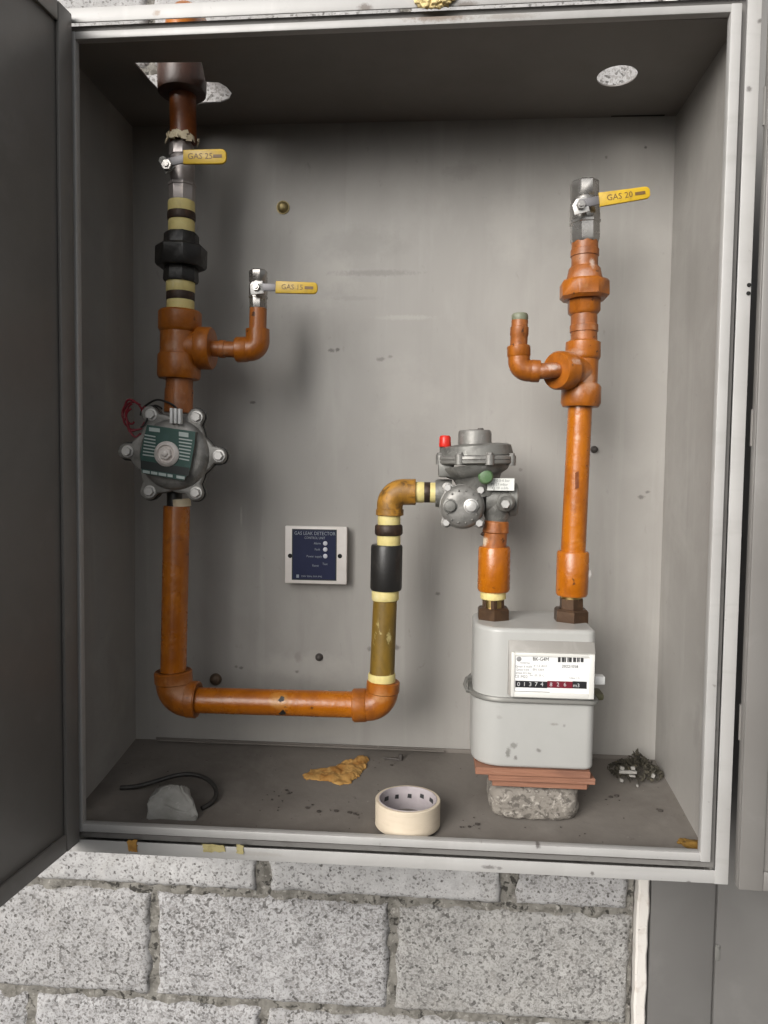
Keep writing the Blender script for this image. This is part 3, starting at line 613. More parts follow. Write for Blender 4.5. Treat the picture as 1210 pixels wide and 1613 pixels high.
un = thing('pipe_union', 'black iron union with hexagonal nut between yellow taped nipples', 'pipe union', V(284, 491))
ring('tape_band', 'tape_yellow', un, 286, 318, 336, 21); ring('tape_band', 'tape_yellow', un, 286, 347, 369, 20.5)
ring('nipple', 'dark_thread', un, 286, 335, 348, 22)
mb = MB(); col(mb, (286, 368, 25), (286, 371, 27), (286, 389, 27.5), seg=8, turn=PH); mb.build('union_top', 'black_iron', un)
mb = MB(); col(mb, (286, 388, 36), (286, 392, 40), (285.5, 418, 40), (285.5, 422, 37), seg=8, turn=PH); mb.build('union_nut', 'black_iron', un)
mb = MB(); col(mb, (285.5, 421, 25), (285, 423.5, 26.5), (285, 441, 27.5), (285, 445, 26), seg=8, turn=PH); mb.build('union_tail', 'black_iron', un)
ring('tape_band', 'tape_yellow', un, 284.5, 443, 461, 22.5); ring('tape_band', 'tape_yellow', un, 284.5, 473, 492, 21.5)
ring('nipple', 'dark_thread', un, 284.5, 460, 474, 22)

te = thing('pipe_tee', 'thick orange tee with thin elbow branch above the solenoid valve', 'pipe tee', V(283, 597))
mb = MB(); col(mb, (284, 490, 31), (284, 493, 33.5), (284, 519, 33.5), (284, 523, 31), (283, 524, 30), (283, 558, 30), (282, 559, 32.5), (282, 562, 33.5), (282, 592, 33.5), (282, 597, 31))
A = V(285, 548); B = V(335, 549); dx = (B - A).normalized(); L = (B - A).length; k = rr(1, A)
mb.lathe(A, dx, [(0, 26 * k), (L * .52, 27 * k), (L * .54, 31.5 * k), (L * .58, 33 * k), (L * .95, 33 * k), (L, 31 * k)], 32); mb.build('tee_body', 'orange_fitting', te)
A = V(333, 549); B = V(376, 551); mb = MB(); L = (B - A).length; mb.lathe(A, B - A, [(0, 12.5 * k), (L * .3, 12.5 * k), (L * .32, 14 * k), (L * .5, 14 * k), (L * .52, 12.5 * k), (L, 12.5 * k)], 24); mb.build('branch_nipple', 'orange_worn', te)
def elbow(mb, h0, corner, v1, rpx_h, rpx_v, coll=.50, y=YP, R=None):
    """bend from px h0 (end of one arm) via corner px to v1 (end of other arm)"""
    A, C, B = V(*h0, y), V(*corner, y), V(*v1, y); da, db = (A - C).normalized(), (B - C).normalized(); k = rr(1, C)
    r = max(rpx_h, rpx_v) * k * 1.0; bend = r * .88 if R is None else R
    c = C + da * bend + db * bend
    pts = [A] + [c - db * bend * math.cos(i / 10 * math.pi / 2) - da * bend * math.sin(i / 10 * math.pi / 2) for i in range(11)] + [B]
    mb.tube(pts, r, 28)
    for E_, dd, rp in ((A, da, rpx_h), (B, db, rpx_v)):
        L = (E_ - C).length * coll; rp *= k; mb.lathe(E_, -dd, [(0, rp * .97), (L * .10, rp * 1.065), (L * .90, rp * 1.065), (L, rp * 1.0)], 32)
mb = MB(); elbow(mb, (372, 551), (406, 550), (406, 519), 18.6, 17.2, .55, R=rr(13, V(406, 550))); mb.build('elbow', 'orange_fitting', te)
part('riser_nipple', 'orange_worn', te, (406, 521, 13.5), (407, 486, 13.5))

so = thing('solenoid_valve', 'grey cast solenoid valve with green nameplate and red wires', 'valve', V(274, 790, YP - .02))
part('inlet_nipple', 'orange_worn', so, (283, 596, 21), (282, 612, 21), (282, 614, 22), (281, 650, 22))
part('outlet_nipple', 'black_iron', so, (275, 770, 12), (275, 800, 12))
mb = MB(); col(mb, (285, 786, 15), (286, 798, 15)); mb.build('outlet_seal', 'tape_pale', so)
ys = YP - .035
cs = V(274, 716, ys); ks = rr(1, cs)
ears = [(238, 653), (310, 657), (345, 718), (309, 776), (236, 774), (201, 711)]
def lobes(rbody, rear, n=150):
    out = []
    E2 = [V(a, b, ys) for a, b in ears]
    for i in range(n):
        a = 2 * math.pi * i / n; d = Vector((math.cos(a), 0, math.sin(a))); rad = rbody
        for e in E2:
            v = e - cs; b = v.dot(d); disc = b * b - v.length_squared + rear * rear
            if disc > 0: rad = max(rad, b + math.sqrt(disc))
            # shoulder towards the ear
            ang = d.angle(v.normalized()); sh = v.length * .93 * max(0, 1 - ang / .62)
            rad = max(rad, min(rbody * 1.18, rbody + (v.length - rbody) * max(0, 1 - ang / .55)))
        out.append(cs + d * rad)
    return out
mb = MB(); mb.prism([p + Vector((0, .016, 0)) for p in lobes(58 * ks, 14.5 * ks)], (0, -.012, 0), .0015)
mb.lathe(cs + Vector((0, .016, 0)), (0, 1, 0), [(0, 56 * ks), (.02, 54 * ks), (.05, 42 * ks), (.06, 30 * ks)], 40)
mb.build('lower_body', 'cast_grey', so)
mb = MB(); mb.prism([p + Vector((0, .0025, 0)) for p in lobes(57.5 * ks, 13.5 * ks)], (0, -.011, 0), .003, 3)
mb.lathe(cs + Vector((.004, -.008, 0)), (0, -1, 0), [(0, 56 * ks), (.006, 54 * ks), (.010, 50 * ks), (.012, 44 * ks)], 48); mb.build('bonnet', 'cast_alu', so)
mb = MB(); mb.prism([p + Vector((0, .0045, 0)) for p in lobes(58.8 * ks, 15 * ks)], (0, -.0016, 0)); mb.build('gasket', 'black_iron', so)
for e in ears:
    p = V(*e, ys - .0085); mb = MB(); mb.lathe(p, (0, -1, 0), [(0, 9.5 * ks), (.0012, 9.5 * ks), (.0014, 6.5 * ks)], 18); mb.nut(p + Vector((0, -.0013, 0)), (0, -1, 0), .0065, 7.5 * ks, 6, e[0]); mb.build('bolt', 'zinc', so)
yc = ys - .030                                                   # coil housing and plate
plate = [(232, 669), (308, 680), (307, 700), (300, 738), (290, 757), (224, 745), (221, 716)]
mb = MB(); mb.prism([V(a, b, yc + .0005) for a, b in plate], (0, .020, 0), .002); mb.build('coil_housing', 'cast_grey', so)
mb = MB(); mb.prism([V(a, b, yc) for a, b in plate], (0, -.0012, 0)); np_ = mb.build('nameplate', 'plate_green', so)
mb = MB(); yl = yc - .0016
def pq(mb, x0, y0, x1, y1, h, y, sl=.13, dy=.0004):
    mb.prism([V(x0, y0, y), V(x1, y1, y), V(x1, y1 + h, y), V(x0, y0 + h, y)], (0, -dy, 0))
pq(mb, 235, 673, 252, 675, 6, yl); pq(mb, 282, 680, 297, 682, 7, yl)
for i in range(7):
    y = 684 + i * 5.2
    pq(mb, 226 + (2 - i * .5), y, 247 - (2 if i < 5 else 0), y + 3, 2, yl); pq(mb, 282, y + 6, 303 - i * .8, y + 9, 2, yl)
np_.data.name = 'nameplate'
mb.build('markings', 'plate_line', np_)
mb = MB(); pq(mb, 222, 725, 298, 737, 13, yl); mb.build('marking_band', 'plate_black', np_)
mb = MB(); yl2 = yl - .0005
for a, b in ((225, 236), (238, 248), (250, 262), (264, 272), (278, 291)): pq(mb, a, 740 + (a - 224) * .16, b, 740 + (b - 224) * .16, 4.5, yl - .0003)
mb.build('markings', 'plate_line', np_)
p = V(263, 715, yl); mb = MB(); mb.lathe(p, (0, -1, 0), [(0, 19.5 * ks), (.002, 19.5 * ks), (.006, 16.5 * ks), (.007, 14 * ks), (.0035, 12.5 * ks), (.003, 9 * ks)], 32); mb.build('coil_washer', 'knob_pale', so)
mb = MB(); mb.nut(p + Vector((0, -.003, 0)), (0, -1, 0), .008, 9.5 * ks, 6, .2); mb.lathe(p + Vector((0, -.010, 0)), (0, -1, 0), [(0, 5 * ks), (.004, 4.6 * ks), (.005, 3 * ks)], 16); mb.build('coil_nut', 'knob_pale', so)
mb = MB()
for i in range(3): a = V(269 + i * 6.4, 643 + i * .5, yc + .003); b = V(273.5 + i * 6.4, 667 + i * .5, yc + .003); mb.box((a.x, a.y - .006, b.z), (b.x, a.y + .006, a.z), .0012)
mb.build('terminal_block', 'label_white', so)
def loop(mb, cx, cy, rx, ry, y, a0, a1, r, n=40, drift=.012, wob=0.0, sd=0):
    pts = []
    for i in range(n + 1):
        a = R_(a0 + (a1 - a0) * i / n); k = 1 + wob * noise.noise(Vector((a * 1.3, sd, 0)))
        p = V(cx + rx * k * math.cos(a), cy - ry * k * math.sin(a), y); p.y += drift * (i / n - .5) + .004 * noise.noise(Vector((a, sd, 5))); pts.append(p)
    mb.tube(pts, r, 8)
mb = MB()
loop(mb, 211, 654, 17, 23, YP - .03, 40, 400, .0019, 44, .02, .25, 1); loop(mb, 214, 658, 14, 20, YP - .035, 100, 420, .0019, 40, .02, .25, 4)
loop(mb, 208, 650, 13, 17, YP - .028, 0, 300, .0019, 40, -.02, .3, 7); loop(mb, 216, 664, 15, 24, YP - .04, 120, 330, .0019, 30, .01, .25, 11)
mb.build('red_wire', 'wire_red', so)
mb = MB(); loop(mb, 251, 658, 32, 28, YP - .025, 15, 172, .0019, 34, .015, .1, 3); mb.build('lead_wire', 'wire_black', so)
mb = MB(); loop(mb, 245, 648, 12, 9, YP - .04, 20, 200, .0017, 24, .015, .2, 5); loop(mb, 222, 658, 10, 16, YP - .045, -80, 70, .0017, 24, .015, .1, 9); mb.build('lead_wire', 'wire_black', so)

# ================================================================== U shaped run
pr_ = thing('pipe_run', 'orange U-shaped pipe run dropping from the solenoid valve and rising to the regulator', 'pipe', V(430, 1130))
part('pipe', 'orange', pr_, (278.5, 797, 20), (278, 800, 20.5), (273, 1075, 20))
mb = MB(); elbow(mb, (312, 1102), (275, 1100), (273, 1056), 27, 27.5, .44); mb.build('elbow', 'orange_fitting', pr_)
A = V(300, 1102.5); B = V(566, 1110); mb = MB(); L = (B - A).length; mb.lathe(A, B - A, [(0, rr(20, A)), (L, rr(20.3, A))], 32); mb.build('pipe', 'orange', pr_)
for (x, y, r) in ((448, 1096, 6), (456, 1111, 5), (449, 1117, 6), (443, 1101, 3), (490, 1117, 2.5), (452, 1104, 4)):
    c = V(x, y); c.y -= rr(19.6, c) * math.sqrt(max(.05, 1 - ((y - 1107) / 21) ** 2)) - .0002
    nn = Vector((0, -math.sqrt(max(.05, 1 - ((y - 1107) / 21) ** 2)), -(y - 1107) / 21)).normalized(); u = Vector((1, 0, 0)); v2 = nn.cross(u)
    q = [c + (u * math.cos(2 * math.pi * i / 9) + v2 * math.sin(2 * math.pi * i / 9)) * rr(r, c) * random.uniform(.6, 1.25) for i in range(9)]
    mb = MB(); mb.prism(q, nn * .0007); mb.build('paint_chip', 'black_iron', pr_)
mb = MB(); elbow(mb, (556, 1111), (602, 1110), (604, 1072), 24.5, 24.5, .48); mb.build('elbow', 'orange_fitting', pr_)
ring('tape_band', 'tape_yellow', pr_, 601.5, 1060, 1076, 21.5)
part('pipe', 'olive_pipe', pr_, (607, 940, 18.8), (602, 1062, 19.5))
ring('tape_band', 'tape_yellow', pr_, 607, 930, 945, 21.5)
part('coupling', 'black_iron', pr_, (609.5, 858, 23.5), (609.5, 861, 25), (608, 926, 25), (608, 929, 23.5))
ring('tape_band', 'tape_yellow', pr_, 612.5, 842, 860, 18.5)
part('collar', 'dark_thread', pr_, (612.5, 826, 20), (612.5, 829, 22), (612.5, 840, 22), (612.5, 843, 20))
ring('tape_band', 'tape_yellow', pr_, 613, 811, 828, 18)
mb = MB(); elbow(mb, (655, 775), (614.5, 775), (614, 812), 19, 20.5, .28, R=rr(21, V(614, 775))); mb.build('elbow', 'rusty', pr_)
def hring(name, m, parent, x0, x1, y, hw, d=YP):
    A, B = V(x0, y, d), V(x1, y, d); k = rr(1, A); L = (B - A).length; mb = MB(); mb.lathe(A, B - A, [(0, hw * k * .96), (L * .15, hw * k), (L * .85, hw * k), (L, hw * k * .96)], 28); return mb.build(name, m, parent)
hring('tape_band', 'tape_yellow', pr_, 655, 668.5, 775.5, 16.5); hring('tape_band', 'tape_yellow', pr_, 677.5, 690, 776, 16); hring('nipple', 'dark_thread', pr_, 668, 678, 775.5, 16.2)

# ================================================================== regulator
rg = thing('gas_regulator', 'grey cast gas pressure regulator with red and green caps', 'regulator', V(762, 826))
k = rr(1, V(750, 740)); c0 = V(749, 716); yr = YP
def disc(name, m, parent, rows, seg=48, extra=None, x=None):
    mb = MB(); col(mb, *rows, y=YP, seg=seg)
    if extra: extra(mb)
    return mb.build(name, m, parent)
disc('top_cap', 'cast_alu', rg, [(748, 678, 24), (748, 680, 25.5), (748, 683, 26), (748, 701, 26.5)], 40)
mb = MB(); col(mb, (748, 677.2, 16), (748, 679, 16), seg=6); mb.lathe(V(757, 678, YP - .012), (0, 0, 1), [(0, .006), (.004, .005)], 10); mb.build('cap_screw', 'bolt_dark', rg)
disc('upper_dome', 'cast_grey', rg, [(749, 700, 38), (749, 701.5, 50), (749, 704, 55), (750, 707, 56), (750, 719, 58.5)])
def flange_lugs(mb):
    for i in range(8):
        a = i / 8 * 2 * math.pi + .3; c = V(750, 725) + Vector((math.cos(a), math.sin(a), 0)) * 59 * k
        mb.lathe(c + Vector((0, 0, -.0085)), (0, 0, 1), [(0, 7 * k), (.017, 7 * k)], 14); mb.nut(c + Vector((0, 0, .0085)), (0, 0, 1), .004, 5.2 * k)
disc('diaphragm_flange', 'cast_alu', rg, [(750, 718, 58), (750, 720, 62), (750, 724, 62.5), (750, 725, 61), (750, 726, 62.5), (750, 730, 62), (750, 732, 59)], 56, flange_lugs)
disc('lower_bowl', 'cast_grey', rg, [(749, 731, 56), (749, 738, 54), (748.5, 746, 48), (749, 751, 38), (752, 770, 30), (756, 782, 28)])
mb = MB(); p = V(692, 732, YP - .01); mb.box((p.x - .002, p.y - .02, p.z - .022), (p.x + .026, p.y + .02, p.z + .012), .005); 
p = V(701, 712, YP); mb.lathe(p + Vector((0, 0, -.01)), (0, 0, 1), [(0, 9 * k), (.022, 8 * k)], 16); mb.build('vent_boss', 'cast_grey', rg)
mb = MB(); p = V(701, 704, YP - .004); mb.lathe(p, (0, 0, 1), [(0, 9 * k), (.002, 9.6 * k), (.017, 9 * k), (.020, 7 * k)], 18); mb.build('red_cap', 'red_plastic', rg)
# shut-off cover facing front
yf = YP - .030; cc = V(728, 798, yf)
mb = MB(); lob = []
bolts = [(705, 768), (757, 772), (703, 823), (755, 824)]
for i in range(96):
    a = 2 * math.pi * i / 96; d = Vector((math.cos(a), 0, math.sin(a))); rad = 35 * k
    for b in bolts:
        v = V(*b, yf) - cc; t_ = v.dot(d); di = t_ * t_ - v.length_squared + (8.5 * k) ** 2
        if di > 0: rad = max(rad, t_ + math.sqrt(di))
    lob.append(cc + d * rad)
mb.prism(lob, (0, .012, 0), .0015)
mb.lathe(cc + Vector((0, .002, 0)), (0, -1, 0), [(0, 34 * k), (.006, 33 * k), (.012, 28 * k), (.015, 20 * k), (.0155, 12 * k)], 40)
mb.lathe(cc + Vector((0, .012, 0)), (0, 1, 0), [(0, 34 * k), (.03, 33 * k), (.05, 28 * k)], 32)
mb.build('shutoff_cover', 'cast_alu', rg)
for i, b in enumerate(bolts): mb = MB(); p = V(*b, yf); mb.nut(p, (0, -1, 0), .006, 6 * k, 6, .3 * i); mb.build('bolt', 'zinc', rg)
for (x, y, r, m) in ((742, 797, 9, 'zinc'), (709, 797, 9, 'cast_grey')):
    p = V(x, y, yf - .010); mb = MB(); mb.lathe(p, (0, -1, 0), [(0, r * k * 1.3), (.004, r * k * 1.25), (.005, r * k), (.010, r * k * .9), (.011, r * k * .4)], 20); mb.build('plug', m, rg)
mb = MB()
for i in range(14): a = i / 14 * 2 * math.pi; mb.ball(cc + Vector((math.cos(a) * 25 * k, -.0115, math.sin(a) * 25 * k)), .0022, 1)
mb.build('raised_marks', 'cast_grey', rg)
hring('inlet_port', 'cast_grey', rg, 686, 712, 777, 22)
mb = MB(); A = V(765, 786); B = V(815, 787); L = (B - A).length; mb.lathe(A, B - A, [(0, 24 * k), (L * .7, 24 * k), (L * .75, 26 * k), (L * .95, 26 * k), (L, 24 * k)], 28)
mb.lathe(V(794, 790), (0, -1, 0), [(0, 15 * k), (.036, 14 * k), (.040, 10 * k), (.038, 7 * k)], 24)
mb.build('outlet_chamber', 'cast_grey', rg)
mb = MB(); p = V(796, 794, YP - .040); mb.nut(p, (0, -1, 0), .006, 7 * k); mb.build('plug', 'zinc', rg)
part('outlet_neck', 'cast_grey', rg, (784, 784, 24), (784, 808, 22), (783, 818, 18), (782, 824, 17))
mb = MB(); p = V(765, 751, YP - .045); mb.lathe(p + Vector((0, .04, 0)), (0, -1, 0), [(0, 7 * k), (.035, 7 * k), (.036, 11 * k), (.046, 11.5 * k), (.05, 9 * k), (.051, 5 * k)], 24); mb.build('green_cap', 'green_plastic', rg)
mb = MB(); A = V(768, 753, YP - .036); B = V(810, 773, YP - .036); mb.box((A.x, A.y, B.z), (B.x, A.y + .0012, A.z)); lb = mb.build('label_plate', 'paper_white', rg)
mb = MB(); mb.box((A.x + .004, A.y + .001, B.z + .003), (B.x - .004, A.y + .03, A.z - .003)); mb.build('label_boss', 'cast_grey', rg)
mb = MB(); kk = rr(1, A)
for i, (tx, x) in enumerate((('P1 0.5-6 bar', 789), ('P2 21 mbar', 787), ('Q 10 m3/h', 788))): mb.text(tx, V(x, 757 + i * 6, YP - .0364), 4.2 * kk)
mb.build('lettering', 'ink_grey', lb)

# ================================================================== meter inlet pipe
mi_ = thing('inlet_pipe', 'short orange coupling pipe between the regulator and the gas meter', 'pipe', V(777, 982))
mb = MB(); col(mb, (782, 820, 17), (782, 822, 20), (781, 838, 20.5), (780, 840, 18.5), (779, 862, 18.5)); mb.build('nipple', 'orange_worn', mi_)
mb = MB(); loop(mb, 780, 839, 20, 3, YP, 185, 285, .0048, 16, .0); mb.build('sealing_cord', 'dark_thread', mi_)
part('coupling', 'orange', mi_, (779, 861, 23.5), (779, 864, 25.2), (777.5, 927, 25.5), (777.5, 931, 23.5))
ring('tape_band', 'tape_yellow', mi_, 777, 930, 943, 20)
part('brass_tail', 'brass', mi_, (777, 941, 17), (777, 960, 17))
mb = MB(); col(mb, (777, 944, 19), (777, 957, 19), seg=6); mb.build('tail_collar', 'dark_bronze', mi_)
mb = MB(); col(mb, (777, 956, 24), (777, 959, 27), (777, 979, 27), (777, 982, 25), seg=6, turn=0); mb.build('union_nut', 'dark_bronze', mi_)

# ================================================================== gas meter
MY0, MY1 = .085, .255
gm = thing('gas_meter', 'light grey diaphragm gas meter with white counter label', 'gas meter', V(840, 1212, .17))
def rrect(x0, x1, y0, y1, z, r, n=8):
    pts = []; q = r * .30
    for (cx, cy, a0, r_) in ((x1 - q, y0 + q, -90, q), (x1 - q, y1 - q, 0, q), (x0 + r, y1 - r, 90, r), (x0 + r, y0 + r, 180, r)):
        for i in range(n + 1): a = R_(a0 + 90 * i / n); pts.append(Vector((cx + r_ * math.cos(a), cy + r_ * math.sin(a), z)))
    return pts
def loft(mb, rings, cap=True):
    t = bmesh.new(); rs = [[t.verts.new(p) for p in r] for r in rings]; n = len(rs[0])
    for a, b in zip(rs, rs[1:]):
        for i in range(n): j = (i + 1) % n; t.faces.new((a[i], a[j], b[j], b[i]))
    if cap: t.faces.new(rs[0][::-1]); t.faces.new(rs[-1])
    mb.merge(t)
gx0, gx1 = V(747, 1050, .10).x, V(937, 1050, .095).x
zt = V(840, 990, .09).z; zb = V(840, 1102, .09).z; zl = V(840, 1209, .09).z
def shell(mb, z0, z1, top, e=0.0, r=.045):
    rows = []; rc = .007
    seq = [(z0, 0)] + [(z1 - rc + rc * math.sin(R_(a)), rc * (1 - math.cos(R_(a)))) for a in (0, 20, 40, 60, 75, 90)] if top else [(z0 + rc - rc * math.sin(R_(a)), rc * (1 - math.cos(R_(a)))) for a in (90, 75, 60, 40, 20, 0)] + [(z1, 0)]
    for z, ins in seq: rows.append(rrect(gx0 - e + ins, gx1 + e - ins, MY0 - e + ins, MY1 + e - ins, z, max(.012, r - ins)))
    loft(mb, rows)
mb = MB(); shell(mb, zb + .001, zt, True, 0, .05); mb.build('upper_case', 'meter_paint', gm)
mb = MB(); shell(mb, zl, zb - .001, False, .001, .05); mb.build('lower_case', 'meter_paint', gm)
mb = MB(); e = .0075
loft(mb, [rrect(gx0 - a, gx1 + a, MY0 - a, MY1 + a, zb + dz, .05 + a) for a, dz in ((.001, .004), (e * .8, .0045), (e, .002), (e, -.002), (e * .8, -.0035), (.001, -.003))])
mb.build('seam_band', 'meter_band', gm)
p = V(741, 1086, .17); q = V(957, 1104, .17)
mb = MB(); mb.tube([Vector((gx0 + .004, .13, zb - .001)), Vector((gx0 - .010, .125, zb + .001)), Vector((gx0 - .014, .14, zb + .008)), Vector((gx0 - .010, .16, zb + .014)), Vector((gx0 + .004, .17, zb + .014))], .0032, 10); mb.build('clamp', 'meter_band', gm)
mb = MB(); mb.box((gx1 - .006, .125, zb - .009), (gx1 + .024, .165, zb + .003), .004); mb.build('clamp', 'clamp_olive', gm)
# counter housing
ry = MY0 - .014
A = V(806, 1027, ry); B = V(935, 1101, ry)
mb = MB(); top = V(806, 1008, MY0 - .0005)
mb.prism([Vector((A.x - .004, MY0 - .001, top.z)), Vector((A.x - .004, ry + .003, A.z)), Vector((A.x - .004, ry + .003, B.z)), Vector((A.x - .004, MY0 + .004, B.z)), Vector((A.x - .004, MY0 + .004, top.z))], (B.x - A.x + .006, 0, 0), .0008); mb.build('counter_hood', 'meter_recess', gm)
mb = MB()
wd = rr(5.5, A)
for lo, hi in (((A.x, B.z), (A.x + wd, A.z)), ((B.x - wd * 1.5, B.z), (B.x, A.z)), ((A.x + wd, A.z - wd), (B.x - wd * 1.5, A.z)), ((A.x + wd, B.z), (B.x - wd * 1.5, B.z + wd * 1.5))):
    mb.box((lo[0], ry - .003, lo[1]), (hi[0], ry + .004, hi[1]), .0007)
mb.build('counter_frame', 'meter_frame', gm)
mb = MB(); mb.box((A.x + wd - .001, ry - .0005, B.z + wd), (B.x - wd, ry + .002, A.z - wd + .001)); lab = mb.build('counter_label', 'label_white', gm)
yl = ry - .0012; kk = rr(1, A)
def Q(mb, x0, y0, x1, y1, y=yl): a = V(x0, y0, y); b = V(x1, y1, y); mb.box((a.x, y - .0003, b.z), (b.x, y, a.z))
mb = MB()
for i, x in enumerate((879, 881.5, 885, 887, 890, 894, 896.5, 899, 903, 905, 909, 911.5, 915, 917.5)): Q(mb, x, 1034.5, x + (1.5 if i % 3 else 2.2), 1043)
mb.text('BK-G4M', V(852, 1038.5, yl), 6 * kk, wide=.86); mb.text('20221058', V(898, 1050, yl), 4.6 * kk); mb.build('lettering', 'ink_black', lab)
mb = MB(); c = V(817.5, 1038, yl); mb.ball(c, 4 * kk, 2, (1, .1, 1)); mb.text('metering', V(827, 1044, yl), 3 * kk)
for i, (tx, x, y, h) in enumerate((('Qmax 6 m3/h', 825, 1050, 3.4), ('Qmin 0.04', 823, 1055, 3.4), ('pmax 0.5 bar', 825, 1060, 3.4), ('V 1.2 dm3', 851, 1049, 3.6), ('EN 1359', 848, 1055, 3.6), ('CE M22', 821, 1066, 4.6), ('tm -25..55 C', 846, 1064, 3.2), ('Class 1.5', 905, 1068, 3.2))): mb.text(tx, V(x, y, yl), h * kk)
Q(mb, 811, 1088, 866, 1091); mb.build('lettering', 'ink_grey', lab)
mb = MB(); Q(mb, 812, 1072, 862, 1084); mb.build('counter_window', 'counter_black', lab); mb = MB(); Q(mb, 902, 1073, 924, 1085); mb.build('unit_window', 'counter_black', lab)
mb = MB(); Q(mb, 862.3, 1072.4, 901.7, 1084.4); mb.build('counter_decimals', 'counter_red', lab)
mb = MB()
for i, d in enumerate('01374'): mb.text(d, V(817 + i * 9.2, 1078, yl - .0006), 7 * kk)
for i, d in enumerate('826'): mb.text(d, V(868 + i * 11, 1078.5, yl - .0006), 6.5 * kk)
mb.text('m3', V(908, 1080, yl - .0006), 6 * kk); mb.build('digits', 'counter_digit', lab)
p = V(944, 1070, .13); mb = MB(); mb.box((gx1 - .004, .12, p.z - .007), (p.x + .008, .14, p.z + .007), .0015); mb.build('seal_tab', 'label_white', gm)

# ================================================================== right riser
rs = thing('riser_pipe', 'orange riser above the meter with union, tee and capped side stub', 'pipe', V(900, 984))
mb = MB(); col(mb, (900, 958, 25), (900, 961, 28), (899, 980, 28), (899, 984, 26), seg=6); mb.build('union_nut', 'dark_bronze', rs)
mb = MB(); col(mb, (900, 942, 19), (900, 960, 19), seg=6); mb.build('tail_collar', 'dark_bronze', rs)
part('brass_tail', 'brass', rs, (900, 936, 16.5), (900, 945, 16.5))
part('coupling', 'orange', rs, (903, 868, 23), (903, 871, 25), (900.5, 934, 25), (900.5, 938, 23))
part('pipe', 'orange', rs, (914, 638, 18.7), (903, 870, 19.2))
mb = MB(); col(mb, (919, 537, 22), (919, 540, 27), (918.5, 562, 27.5), (918.5, 566, 26), (918, 567, 24.5), (916.5, 604, 24.5), (916, 606, 28), (915, 610, 30.5), (914.5, 635, 31), (914.5, 641, 28))
n0 = V(916, 585); dn = Vector((-.72, -.62, -.06)).normalized(); k = rr(1, n0)
mb.lathe(n0, dn, [(0, 25 * k), (30 * k, 25 * k), (34 * k, 29.5 * k), (56 * k, 29.5 * k), (60 * k, 27 * k)], 32); mb.build('tee_body', 'orange_fitting', rs)
n1 = n0 + dn * 59 * k; ye = n1.y
mb = MB(); end = V(842, 586, ye); mb.tube([n1, n1 + dn * 10 * k, (n1 + dn * 16 * k + end) / 2, end], 12.5 * rr(1, end), 20); mb.build('branch_nipple', 'orange_worn', rs)
mb = MB(); elbow(mb, (850, 585), (818, 583), (817, 545), 16.5, 17.2, .46, y=ye, R=rr(13.5, V(818, 583, ye))); mb.build('elbow', 'orange_fitting', rs)
part('stub', 'orange_worn', rs, (817, 548, 13.5), (818.5, 530, 13.5), (818.5, 528, 14.5), (818.5, 516, 14.5), (819, 515, 13), (819, 505, 13), y=ye)
part('stub_cap', 'cap_greygreen', rs, (819, 507, 12), (819, 503, 13), (819, 497, 13), (819, 494, 11), y=ye)
part('nipple', 'orange_worn', rs, (920, 540, 20.5), (920, 524, 20.5), (920, 523, 22), (920, 513, 22), (920, 512, 20.5), (920, 490, 20.5))
mb = MB(); col(mb, (920, 496, 22), (920, 492, 25.5), (920, 472, 26), (920, 470, 27), seg=8, turn=PH); mb.build('union_tail', 'orange_fitting', rs)
mb = MB(); col(mb, (920.5, 473, 34), (920.5, 468, 39), (920.5, 447, 39), (920.5, 443, 36), seg=8, turn=PH); mb.build('union_nut', 'orange_fitting', rs)
mb = MB(); col(mb, (920.5, 444, 29), (920.5, 440, 28), (921, 424, 24.5), (921, 421, 22), seg=28); mb.build('union_head', 'orange_worn', rs)
part('nipple', 'orange_worn', rs, (921, 423, 20.5), (921, 405, 20.5), (921, 404, 22), (921, 394, 22), (921, 393, 20.5), (921.5, 381, 20.5))
p = V(930, 655); mb = MB(); mb.tube([V(929, 650, YP - .004), V(930, 668, YP - .006)], .003, 8); mb.build('drip', 'scrap_white', rs)
mb = MB(); mb.prism([V(*q, YP - .0195 ) for q in ((906, 745), (911, 742), (911, 768), (906, 770))], (0, -.0032, 0)); mb.build('paint_chip', 'orange_dark', rs)
mb = MB(); p = V(925, 905, YP - .004); mb.ball(p, .006, 2, (1, .8, 2.2), .4, 25, 3); mb.build('sealant', 'white_plastic', rs)

# ================================================================== gas alarm
yA = DB
ga = thing('gas_alarm', 'white wall box with dark blue printed front panel', 'gas alarm', V(499, 924, yA))
yf_ = yA - .030
A, B = V(449, 828, yf_), V(546, 921, yf_)
mb = MB(); mb.box((A.x + .002, yf_ + .006, B.z + .002), (B.x - .002, yA - .0004, A.z - .002), .002); mb.build('back_box', 'white_plastic', ga)
mb = MB(); mb.box((A.x, yf_, B.z), (B.x, yf_ + .0075, A.z), .0022, 2); mb.build('front_cover', 'white_plastic', ga)
C_, E_ = V(461, 834, yf_ - .0008), V(529, 914, yf_ - .0008)
mb = MB(); mb.box((C_.x - .0012, yf_ - .0006, E_.z - .0012), (E_.x + .0012, yf_ + .001, C_.z + .0012)); mb.build('panel_rim', 'plate_black', ga)
mb = MB(); mb.box((C_.x + .001, yf_ - .0011, E_.z + .001), (E_.x - .001, yf_ + .001, C_.z - .001)); pn = mb.build('front_panel', 'alarm_blue', ga)
ky = rr(1, C_); yt = yf_ - .0014
mb = MB(); mb.text('GAS LEAK DETECTOR', V(496, 840.5, yt), 5.6 * ky, wide=.86); mb.text('CONTROL UNIT', V(496, 847.5, yt), 4 * ky, wide=.8)
for tx, x, y in (('Alarm', 500, 856), ('Fault', 500, 865.5), ('Power supply', 495, 876.5), ('Test', 512, 888.5), ('Reset', 497, 891)): mb.text(tx, V(x, y, yt), 3.6 * ky, wide=.9)
